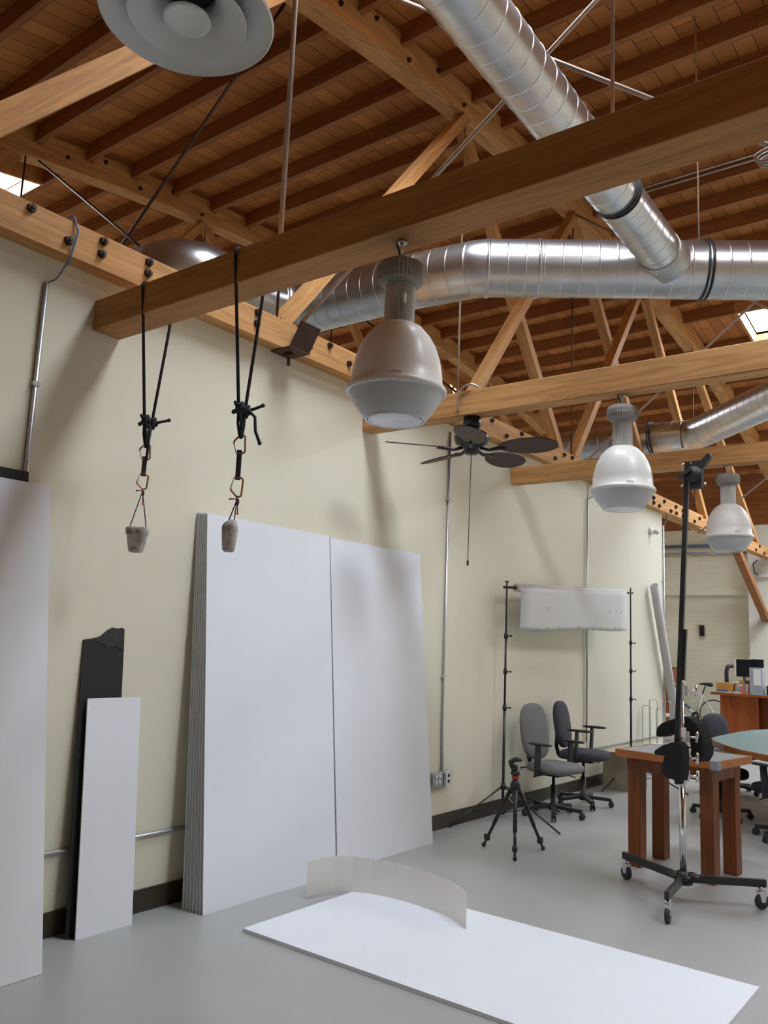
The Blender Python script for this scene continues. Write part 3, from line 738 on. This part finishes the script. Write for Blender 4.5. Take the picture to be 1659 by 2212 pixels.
def onsheet(u_, v_):
    p = r0+(r1-r0)*(.01+u_*.985); L_ = .43+.045*u_+.008*sin(9*u_)
    return p+V((.043+.03*sin(v_*pi*.5)*(.4+.6*(1-abs(2*u_-1)))-.02*v_*v_+.003, 0, -L_*v_))
for (u_, v_, hh, tl) in ((.135, .98, .045, 0), (.215, .955, .045, .01), (.32, .96, .05, 0), (.49, .94, .05, -.01), (.63, .95, .06, 0), (.715, .935, .045, .015), (.80, .94, .03, .01), (.87, .935, .035, .01), (.93, .94, .03, 0), (.21, .48, .035, 0), (.80, .50, .035, 0), (.875, .49, .02, 0), (.935, .515, .03, 0)):
    p = onsheet(u_, v_)
    MB().bar(p+V((0, tl, hh/2)), p+V((0, -tl, -hh/2)), .012, .0015, (1, 0, 0)).build('tape_mark', M_tape, e)

# leaning tube
tp = wl(1413, 1263, .108)
tb = V((.110, 12.95, .06))
mb = MB().tube([tb, tp], .062, 20, caps=False); ob = mb.build('cardboard_tube', M_tube, None, tb)
ob.modifiers.new('thick', 'SOLIDIFY').thickness = .006
tag(ob, 'tall grey roll tube leaning against the far end of the wall', 'tube')

# ------------------------------------------------------------------ office chairs
def office_chair(loc, rz, label, fabric, seat=.48, tall=.56, group=None, arms=True, armh=.70, flat=False):
    e = empty('office_chair', (0, 0, 0), label, 'chair', group)
    MB().lathe([(0, .05), (.045, .06), (.05, .11), (.028, .13), (.028, .30), (.016, .30), (.016, seat-.07), (0, seat-.07)], (0, 0, 0), 16).build('column', M_blkp, e)
    for k in range(5):
        a = 2*pi*k/5+.3; u = V((cos(a), sin(a), 0)); t = V((-sin(a), cos(a), 0))
        lg = MB().bar(u*.03+V((0, 0, .095)), u*.29+V((0, 0, .078)), .045, .032).build('base_arm', M_blkp, e)
        c = u*.29+V((0, 0, .03))
        mb = MB()
        for s_ in (-.016, .016): mb.lathe([(0, -.008), (.024, -.008), (.029, -.003), (.029, .003), (.024, .008), (0, .008)], c+t*s_, 16, t)
        mb.tube([c, c+V((0, 0, .05))], .008, 6); mb.box(c.x-.018, c.x+.018, c.y-.018, c.y+.018, .055, .064)
        cs = mb.build('caster', M_blkp, lg)
    MB().box(-.13, .13, -.12, .12, seat-.085, seat-.05).bar((-.05, -.05, seat-.07), (-.05, -.27, seat-.09), .015, .015).bar((.08, .05, seat-.07), (.12, .22, seat-.11), .012, .012).build('mechanism', M_blkp, e, bevel=.01)
    MB().ell((.02, 0, seat-.01), (.255, .25, .055), .62, 28, 12).build('seat', fabric, e)
    R = Matrix.Rotation(radians(-9), 3, 'Y')
    MB().ell((-.235, 0, seat+.10+tall/2-.06), (.05, .225, tall/2), .72, 28, 16, R).build('backrest', fabric, e)
    MB().tube(path([(-.10, 0, seat-.065), (-.27, 0, seat-.055), (-.30, 0, seat+.05), (-.29, 0, seat+.22)], .05), .022, 8).build('back_bar', M_blkp, e)
    if arms:
        for s_ in (-1, 1):
            MB().bar((.0, s_*.16, seat-.06), (.0, s_*.29, seat-.06), .05, .02).bar((.0, s_*.285, seat-.07), (.015, s_*.29, armh-.01), .022, .075, (0, 1, 0)).ell((.04, s_*.29, armh), (.135, .042, .014), .7, 18, 8).build('armrest', M_blkp, e)
    e.location = loc; e.rotation_euler = (0, 0, rz)
    return e
office_chair((.46, 7.90, 0), radians(-8), 'grey fabric office chair against the wall under the backdrop roll', M_greyf, .48, .56, armh=.71)
office_chair((.43, 8.68, 0), radians(8), 'navy blue office chair with high flat armrests beside the grey one', M_bluef, .54, .50, armh=.80)
def task(px, py, rz, label, seat=.47, tall=.5):
    p = fl(px, py); return office_chair((p.x, p.y, 0), rz, label, M_blkf, seat, tall, armh=.68)
task(1558, 1766, radians(15), 'black office chair at the teal table tip, behind the right legs of the work table', .46, .40)
office_chair((2.46, 8.60, 0), radians(155), 'black office chair with flat armrests before the teal table, at the right edge', M_blkf, .46, .40, armh=.68)
p = fl(1582, 1712)
office_chair((p.x, p.y, 0), radians(-25), 'dark grey office chair beyond the tip of the teal table, in front of the desk', M_bluef, .46, .42, arms=False)
office_chair((2.1, 12.6, 0), radians(-100), 'dark grey office chair behind the teal table, at the right edge of the picture', M_greyf, .48, .40, arms=False)

# ------------------------------------------------------------------ camera tripod
tx, ty = .905, 6.28
e = empty('camera_tripod', (tx, ty, 0), 'low black camera tripod with red ring in front of the grey chair', 'tripod')
ap = V((tx, ty, .50))
for f in (fl(1112, 1860), fl(1045, 1829), fl(1173, 1837)):
    f = V((f.x, f.y, .014)); u = (f-ap).normalized(); o = V((u.x, u.y, 0)).normalized()
    a = ap+o*.04
    lg = MB().tube([a, a+(f-a)*.62], .017, 10).tube([a+(f-a)*.60, a+(f-a)*.86], .013, 10).tube([a+(f-a)*.85, f], .010, 10).build('leg', M_blk, e)
    MB().ell(f+V((0, 0, .004)), (.016, .016, .018), .8, 10, 8).build('foot', M_blkp, lg)
    MB().ell(a+(f-a)*.86, (.02, .02, .028), .6, 10, 8).ell(a+(f-a)*.86+o*.02, (.012, .012, .025), .6, 8, 6).build('lock', M_blkp, lg)
mb = MB().lathe([(0, .44), (.02, .44), (.028, .47), (.045, .50), (.04, .54), (.028, .565), (.02, .575)], (tx, ty, 0), 16).build('spider', M_blkp, e)
MB().lathe([(.012, .575), (.027, .58), (.030, .592), (.027, .605), (.012, .61)], (tx, ty, 0), 20).build('red_ring', M_red, e)
MB().lathe([(0, .61), (.035, .612), (.04, .625), (.035, .64), (0, .642)], (tx, ty, 0), 16).ell((tx-.01, ty, .665), (.028, .022, .03), .7).tube([(tx-.02, ty-.01, .67), (tx-.035, ty-.02, .71), (tx+.0, ty+.0, .735), (tx+.04, ty+.03, .73)], [.022, .024, .022, .012], 10).tube([(tx+.03, ty+.02, .67), (tx+.075, ty+.05, .68)], .007, 6).build('pan_head', M_blkp, e)
MB().bar((tx+.01, ty-.045, .40), (tx-.035, ty-.035, .43), .012, .005).build('silver_tab', M_chrome, e)

# ------------------------------------------------------------------ rolling stand
hx, hy = 2.37, 5.93
e = empty('rolling_stand', (hx, hy, 0), 'chrome rolling stand on black wheeled legs with a tall black pole', 'stand')
hub = V((hx, hy, .165))
for cpx in ((1353, 1900), (1443, 1994), (1646, 1964)):
    c = fl(*cpx); c = V((c.x, c.y, 0)); u = (c-V((hx, hy, 0))).normalized(); t = V((-u.y, u.x, 0))
    out = c+u*.03+V((0, 0, .165))
    lg = MB().bar(hub, out, .03, .05).build('leg', M_blk, e, bevel=.003)
    w = V((cos(.9), sin(.9), 0)) if cpx[0] > 1600 else u
    ca = MB().lathe([(0, 0), (.018, 0), (.022, -.02), (.012, -.03), (0, -.03)], (c.x, c.y, .14), 12).prism([V((c.x, c.y, 0))+w.cross(V((0, 0, 1)))*.018*s_+w*a+V((0, 0, z)) for s_ in (1,) for a, z in ((-.03, .115), (.03, .115), (.018, .045), (-.012, .045))], w.cross(V((0, 0, 1)))*-.036).build('caster', M_chrome, lg)
    ax = w.cross(V((0, 0, 1)))
    MB().lathe([(0, -.014), (.045, -.014), (.05, -.008), (.05, .008), (.045, .014), (0, .014)], V((c.x, c.y, .05)), 24, ax).build('wheel', M_blkp, ca)
mb = MB()
mb.lathe([(0, .13), (.06, .13), (.06, .145), (.03, .15), (.026, .21), (0, .21)], (hx, hy, 0), 20)
for k in range(6):
    a = k*pi/3; mb.ell((hx+.075*cos(a), hy+.075*sin(a), .185), (.03, .03, .012), .8, 12, 6)
mb.build('hub', M_blk, e)
MB().lathe([(0, .15), (.022, .15), (.022, .80), (.020, .80), (.020, 1.20), (.017, 1.20), (.017, 1.50), (0, 1.50)], (hx, hy, 0), 20).build('pole', M_chrome, e)
def clampz(z, h=.06, r=.032):
    c = V((hx, hy, z))
    ob = MB().lathe([(0, -h), (r*.85, -h), (r, -h+.008), (r, -.012), (r*1.12, -.006), (r*1.12, .006), (r, .012), (r, h-.008), (r*.85, h), (0, h)], c, 16).box(hx+.01, hx+.05, hy-.014, hy+.014, z-.035, z+.035).build('clamp', M_fins, e)
    MB().tube([c+V((.03, 0, .0)), c+V((.10, .02, .0))], .009, 8).tube([c+V((.095, .02, -.035)), c+V((.10, .022, .04))], .011, 8).build('handle', M_chrome, ob)
for z_ in (.83, .95, 1.09, 1.40): clampz(z_)
a, b = V((2.345, 5.875, .80)), V((2.455, 5.875, 3.0)); dr = (b-a).normalized()
MB().bar(a, b, .032, .032).build('boom_bar', M_blk, e, bevel=.002)
MB().bar((2.395, 5.89, 1.47), (2.415, 5.89, 1.82), .034, .03).build('short_bar', M_blk, e, bevel=.002)
mb = MB()
mb.prism([(b.x+.02, 5.85, 2.80), (b.x+.10, 5.85, 2.80), (b.x+.105, 5.85, 2.93), (b.x+.17, 5.85, 3.02), (b.x+.15, 5.85, 3.05), (b.x+.10, 5.85, 3.0), (b.x+.02, 5.85, 2.995)], (0, .045, 0))
mb.lathe([(0, 0), (.06, 0), (.06, .02), (0, .02)], (b.x+.05, 5.835, 2.90), 24, (0, 1, 0))
mb.bar((b.x-.06, 5.835, 2.88), (b.x+.04, 5.835, 2.935), .03, .022).build('tilt_head', M_blkp, e)
mb = MB()
for (x_, z_) in ((b.x-.03, 2.98), (b.x+.03, 2.98), (b.x-.035, 2.83), (b.x+.12, 2.83), (2.345, 1.44)): mb.ell((x_, 5.86, z_), (.012, .012, .012), 1, 8, 6)
mb.build('knob', M_chrome, e)
# black cloth bag slung on the stand
def cloth(pts, y, th, label):
    P = [yl(a, b, y) for a, b in pts]; mb = MB().prism(P, (th*.45, th, 0))
    ob = mb.build('cloth_bag', M_blkf, None, P[0])
    b = ob.modifiers.new('bevel', 'BEVEL'); b.width = .022; b.segments = 3; b.limit_method = 'ANGLE'; b.angle_limit = radians(50)
    tag(ob, label, 'bag')
cloth([(1416, 1588), (1418, 1572), (1428, 1562), (1450, 1554), (1475, 1547), (1490, 1552), (1503, 1565), (1514, 1585), (1520, 1610), (1521, 1630), (1512, 1646), (1496, 1644), (1490, 1628), (1494, 1606), (1484, 1588), (1470, 1583), (1446, 1584), (1430, 1590), (1420, 1592)],
      5.965, .09, 'upper black cloth bag draped in an arch behind the chrome stand')
cloth([(1411, 1626), (1414, 1620), (1430, 1610), (1448, 1604), (1464, 1602), (1474, 1612), (1476, 1640), (1475, 1672), (1471, 1688), (1464, 1684), (1463, 1695), (1456, 1695), (1455, 1683), (1446, 1683), (1434, 1677), (1427, 1664), (1430, 1648), (1434, 1633), (1424, 1631), (1415, 1631)],
      5.80, .06, 'lower black cloth bag with hanging straps in front of the work table')

# ------------------------------------------------------------------ work table
R = Matrix.Rotation(radians(-7), 3, 'Z'); tc = V((2.09, 6.83, 0))
e = empty('work_table', tc, 'orange-brown wooden work table with grey top behind the chrome stand', 'table')
def rb(mb, x0, x1, y0, y1, z0, z1):
    return mb.quadbox([tc+R @ V(p) for p in ((x0, y0, z0), (x1, y0, z0), (x1, y1, z0), (x0, y1, z0), (x0, y0, z1), (x1, y0, z1), (x1, y1, z1), (x0, y1, z1))])
rb(MB(), -.385, .385, -.30, .30, .872, .88).build('top_panel', M_slate, e)
mb = MB()
for a in ((-.41, .41, -.325, -.30), (-.41, .41, .30, .325), (-.41, -.385, -.30, .30), (.385, .41, -.30, .30)): rb(mb, *a, .825, .881)
rb(mb, -.385, .385, -.30, .30, .825, .871)
mb.build('top_edge', M_orangex, e)
mb = MB()
for a in ((-.34, .34, -.265, -.235), (-.34, .34, .235, .265), (-.34, -.31, -.235, .235), (.31, .34, -.235, .235)): rb(mb, *a, .725, .825)
mb.build('apron', M_orange, e)
for sx in (-1, 1):
    for sy in (-1, 1):
        rb(MB(), sx*.29-.052, sx*.29+.052, sy*.20-.052, sy*.20+.052, .0005, .80).build('leg', M_orange, e, bevel=.004)
rb(MB(), .355, .412, -.327, -.27, .82, .8825).build('corner_guard', M_slate, e)

# cardboard box by the wall behind the table
e = empty('cardboard_box', (.35, 10.0, 0), 'grey-beige cardboard box with a tan flap by the baseboard behind the work table', 'box')
MB().box(.12, .50, 9.95, 10.40, .0005, .40).build('body', mat('grey_box_board', (.36, .33, .27), .8), e)
MB().bar((.31, 9.95, .40), (.33, 9.72, .46), .38, .006, (0, 0, 1)).build('flap', M_card, e)

# ------------------------------------------------------------------ teal table
e = empty('meeting_table', (2.6, 10.2, 0), 'boat-shaped teal table with orange wooden edge at the right', 'table')
pts = [fl(*p, .74) for p in ((1533, 1595), (1545, 1602), (1565, 1610), (1600, 1620), (1659, 1632))]
pts += [V((3.4, 8.2, .74)), V((4.3, 8.9, .74)), V((4.3, 10.6, .74)), V((3.2, 11.3, .74))]
pts += [fl(*p, .74) for p in ((1659, 1575), (1625, 1577), (1600, 1580), (1575, 1585), (1550, 1590))]
c = sum(pts, V())/len(pts)
MB().prism([c+(p-c)*.985+V((0, 0, -.03)) for p in pts], (0, 0, .0325)).build('top_panel', M_teal, e)
MB().prism([p+V((0, 0, -.06)) for p in pts], (0, 0, .06)).build('top_edge', M_orangex, e)
MB().box(2.6, 3.6, 9.5, 9.6, .12, .45).box(2.6, 2.68, 9.2, 9.9, .0, .68).box(3.5, 3.58, 9.2, 9.9, 0, .68).build('base', M_orange, e)

# ------------------------------------------------------------------ desk and things on it
A = V((-.285, 15.79, 0)); dz = .98
e = empty('desk', (0, 16, 0), 'red-brown wooden desk with overhanging top beyond the teal table', 'desk')
u, v = V((1, 0, 0)), V((0, 1, 0))
MB().prism([A+V((0, 0, dz-.045)), A+V((1.0, -.10, dz-.045)), A+V((2.6, -.10, dz-.045)), A+V((2.6, .8, dz-.045)), A+V((0.02, .8, dz-.045))], (0, 0, .04)).build('top_edge', M_redwood, e)
MB().prism([A+V((.03, .03, dz-.005)), A+V((1.0, -.07, dz-.005)), A+V((2.57, -.07, dz-.005)), A+V((2.57, .77, dz-.005)), A+V((.05, .77, dz-.005))], (0, 0, .005)).build('top_panel', M_teal, e)
MB().box(A.x+.16, A.x+.80, A.y+.03, A.y+.06, 0, dz-.045).box(A.x+.16, A.x+.21, A.y+.015, A.y+.03, 0, dz-.045).box(A.x+.76, A.x+.80, A.y+.015, A.y+.03, 0, dz-.045).box(A.x+.16, A.x+.19, A.y+.06, A.y+.75, 0, dz-.045).build('front_panel', M_redwood, e)
MB().box(A.x+.70, A.x+2.4, A.y+.30, A.y+.33, 0, dz-.045).build('recess_panel', M_orange, e)
def ondesk(s_, t_, z_=0): return A+u*s_+v*t_+V((0, 0, dz+z_))
def dbox(mb, s0, s1, t0, t1, z0, z1):
    return mb.quadbox([ondesk(a, b, c_) for c_ in (z0, z1) for a, b in ((s0, t0), (s1, t0), (s1, t1), (s0, t1))])
def thing(mb, name, m, label, cat, group=None): return tag(mb.build(name, m, None, ondesk(.3, .3)), label, cat, group)
# monitors
def monitor(s0, s1, t, z0, z1, label, rot):
    e = empty('monitor', ondesk((s0+s1)/2, t), label, 'monitor', None)
    dbox(MB(), s0, s1, t, t+.03, z0, z1).build('screen', M_screen, e)
    dbox(MB(), s0-.025, s0, t-.005, t+.035, z0, z1+.02).build('silver_edge', M_whitep, e)
    dbox(MB(), (s0+s1)/2-.03, (s0+s1)/2+.03, t+.03, t+.06, .012, z1-.1).build('stand_post', M_greyp, e)
    dbox(MB(), (s0+s1)/2-.1, (s0+s1)/2+.1, t-.04, t+.12, 0.0005, .012).build('stand_foot', M_greyp, e)
monitor(.367, .625, .32, .29, .60, 'front dark monitor with pale left edge on the red-brown desk', 0)
monitor(.56, .78, .55, .30, .61, 'second dark monitor behind the front one on the desk', 0)
MB_ = MB().tube(path([ondesk(.25, .12, .18), ondesk(.25, .12, .38), ondesk(.27, .13, .47), ondesk(.33, .22, .47)], .05), .035, 10)
thing(MB_, 'desk_lamp', M_blkp, 'thick black curved lamp standing left of the front monitor', 'lamp')
thing(dbox(MB(), .094, .375, .02, .28, .0005, .165), 'storage_box', M_amber, 'amber wooden box at the left end of the desk', 'box')
thing(dbox(MB(), .075, .36, .005, .019, .0005, .018), 'paper_stack', M_whitep, 'white papers under the edge of the amber box', 'papers')
thing(dbox(MB(), .10, .30, .004, .018, .0185, .045), 'book', M_bluep, 'dark blue book lying on the white papers', 'book')
thing(dbox(MB(), .385, .55, .0, .05, .0005, .03), 'paper_stack', M_whitep, 'loose white papers right of the amber box', 'papers')
sh = empty('desk_shelf', ondesk(.45, .15), 'low brown desk shelf under the monitors', 'shelf')
dbox(MB(), .38, .66, .06, .26, .165, .18).build('board', M_amber, sh); dbox(MB(), .62, .65, .06, .26, .0005, .165).build('side', M_card, sh)
thing(dbox(MB(), .40, .49, .08, .2, .0005, .11), 'paper_stack', M_greyp, 'grey bundle of papers under the desk shelf', 'papers')
thing(dbox(MB(), .52, .56, .0, .055, .0005, .13).prism([ondesk(.52, -.02, .0005), ondesk(.66, -.03, .0005), ondesk(.66, .0, .0005), ondesk(.52, .0, .0005)], (0, 0, .03)), 'tape_dispenser', M_tape, 'bright orange object at the front of the desk', 'dispenser')
thing(dbox(MB(), .385, .47, .07, .2, .1805, .20), 'paper_stack', M_whitep, 'white papers on the low desk shelf', 'papers')
thing(MB().ell(ondesk(.505, .1, .22), (.032, .032, .039), .8), 'desk_toy', M_yel, 'small yellow figure on the desk shelf', 'ornament')
thing(dbox(MB(), .57, .655, .07, .16, .1805, .23), 'desk_tray', M_rodd, 'dark brown tray at the right of the desk shelf', 'tray')
e = empty('magazine_file', ondesk(.76, .1), 'grey upright magazine file with a white sheet on the desk', 'file')
dbox(MB(), .67, .88, .0, .2, .0005, .465).build('case', M_greyp, e)
dbox(MB(), .735, .86, -.006, -.001, .16, .44).build('paper_sheet', M_whitep, e)
thing(dbox(MB(), .93, 1.2, .05, .3, .0005, .16), 'desk_case', M_blkp, 'black case at the right end of the desk', 'case')

# ------------------------------------------------------------------ bicycle
by_ = 19.62
e = empty('bicycle', yl(1520, 1570, by_), 'white-framed road bicycle leaning by the far wall', 'bicycle')
def bp(px, py): return yl(px, py, by_)
hubr, bbk, stt, seat_ = bp(1543, 1543), bp(1504, 1546), bp(1517, 1501), bp(1524, 1480)
kk = .35/max(.01, hubr.z)
headt, headb = bp(1470, 1492), bp(1466, 1513)
hubf = V((hubr.x-.98, by_, hubr.z))
for o in (seat_, headt, headb): o.y = by_
MB().tube([stt, headt], .024, 8).tube([bbk, headb], .036, 8).tube([stt, bbk], .030, 8).tube([stt, hubr], .019, 8).tube([bbk, hubr], .020, 8).tube([headt+V((0, 0, .02)), headb-V((0, 0, .02))], .022, 8).tube([headb, hubf], .014, 8).build('frame', M_whitep, e)
for h_ in (hubr, hubf):
    rr = hubr.z-.004
    w = MB().tube([h_+V((rr*cos(t), 0, rr*sin(t)))*.965 for t in [2*pi*i/36 for i in range(36)]], .013, 8, closed=True).build('wheel', M_tyre, e)
    mb = MB().tube([h_+V((rr*cos(t), 0, rr*sin(t)))*.92 for t in [2*pi*i/36 for i in range(36)]], .010, 6, closed=True)
    for i in range(14):
        t = 2*pi*i/14; mb.tube([h_, h_+V((rr*.91*cos(t), 0, rr*.91*sin(t)))], .0025, 4)
    mb.lathe([(0, -.03), (.02, -.03), (.02, .03), (0, .03)], h_, 10, (0, 1, 0)); mb.build('spokes', M_fins, w)
MB().tube([stt, seat_], .014, 8).build('seat_post', M_blk, e)
MB().tube([seat_+V((-.13, 0, .02)), seat_+V((0, 0, .025)), seat_+V((.12, 0, .012)), seat_+V((.16, 0, .0))], [.018, .03, .05, .03], 10).build('saddle', M_blkp, e)
MB().lathe([(.04, -.004), (.09, -.004), (.09, .004), (.04, .004)], bbk+V((0, -.04, 0)), 24, (0, 1, 0)).bar(bbk+V((0, -.05, 0)), bbk+V((.11, -.05, -.14)), .018, .02).bar(bbk+V((.08, -.08, -.14)), bbk+V((.15, -.08, -.145)), .06, .02).build('crank', M_blk, e)
MB().tube([bbk+(headb-bbk)*.35+V((0, 0, .03)), bbk+(headb-bbk)*.65+V((0, 0, .03))], .035, 10).build('water_bottle', M_bluep, e)
MB().tube(path([headt+V((0, 0, .03)), headt+V((-.09, 0, .05)), headt+V((-.16, -.02, .0)), headt+V((-.10, -.02, -.12))], .03), .014, 8).build('handlebar', M_blk, e)

# ------------------------------------------------------------------ small things on and near the far wall
p = yl(1517, 1362, Y1)
e = empty('wall_strap', p, 'black strap holder with silver ring hung on the far wall', 'strap')
MB().box(p.x-.05, p.x+.05, Y1-.05, Y1-.001, p.z-.13, p.z+.11).build('strap', M_blkf, e)
MB().tube([p+V((.045*cos(t), -.025, -.17+.05*sin(t))) for t in [2*pi*i/16 for i in range(16)]], .007, 6, closed=True).build('ring', M_wire, e)
MB().box(p.x-.09, p.x+.05, Y1-.055, Y1-.001, p.z+.11, p.z+.13).build('bracket', M_card, e)
tag(MB().tube([(-3.5, Y1-.06, 4.16), (-.6, Y1-.06, 4.16)], .035, 10).build('wall_pipe', M_cable, None, (-2, Y1-.06, 4.16)), 'blue pipe running along the top of the far wall', 'pipe')
tag(MB().tube([(-3.5, Y1-.05, 3.98), (-.6, Y1-.05, 3.98)], .025, 10).build('wall_pipe', M_galvd, None, (-2, Y1-.05, 3.98)), 'grey pipe just below the blue pipe on the far wall', 'pipe')
struct(MB().box(-3.5, -.56, Y1-.10, Y1-.001, 3.0, 3.10).build('trim_3', M_brick))
q = yl(1445, 1500, 18.6)
e = empty('wooden_cabinet', (q.x, 18.6, 0), 'red-brown cabinet standing behind the leaning tube', 'cabinet')
MB().box(q.x-.45, q.x+.08, 18.6, 19.1, .0005, 1.30).build('body', M_redwood, e)
MB().box(q.x-.47, q.x+.10, 18.58, 19.12, 1.30, 1.33).build('top', M_orange, e)
q = yl(1437, 1543, 16.0)
e = empty('side_table', (q.x, 16.0, 0), 'small white-topped side table behind the wire rack', 'table')
MB().box(q.x-.3, q.x+.3, 15.8, 16.3, q.z-.03, q.z).build('top', M_whitep, e)
for sx in (-.26, .26):
    for sy in (15.85, 16.25): MB().box(q.x+sx-.015, q.x+sx+.015, sy-.015, sy+.015, .0005, q.z-.03).build('leg', M_blk, e)
q = fl(1418, 1680)
q = yl(1420, 1560, 11.55); q.z = 0
e = empty('wire_rack', q, 'thin wire rack with upright hoops at the end of the wall, behind the work table', 'rack')
for k in range(5):
    c = q+V((.06*k-.12, .1*k-.1, 0)); h_ = (.92, 1.0, .88, .98, .90)[k]
    MB().tube(path([c+V((-.05, 0, 0.001)), c+V((-.05, 0, h_)), c+V((.05, .03, h_)), c+V((.05, .03, 0.001))], .03), .006, 6).build('hoop', M_wire, e)
MB().tube([q+V((-.17, -.1, .4)), q+V((.12, .30, .4))], .006, 6).tube([q+V((-.17, -.1, .05)), q+V((.12, .30, .05))], .006, 6).build('cross_wire', M_wire, e)
q = yl(1640, 1242, Y1-.36)
e = empty('wall_fixture', q, 'white fixture with dark looped cable under the beam end at the right edge', 'fixture')
MB().box(q.x, q.x+.35, Y1-.42, Y1-.351, q.z-.05, q.z+.02).build('tray', M_whitep, e)
MB().tube(path([q+V((-.02, -.03, .33)), q+V((-.12, -.03, .25)), q+V((-.08, -.03, .03)), q+V((.05, -.03, -.01))], .06), .012, 6).build('cable', M_blk, e)
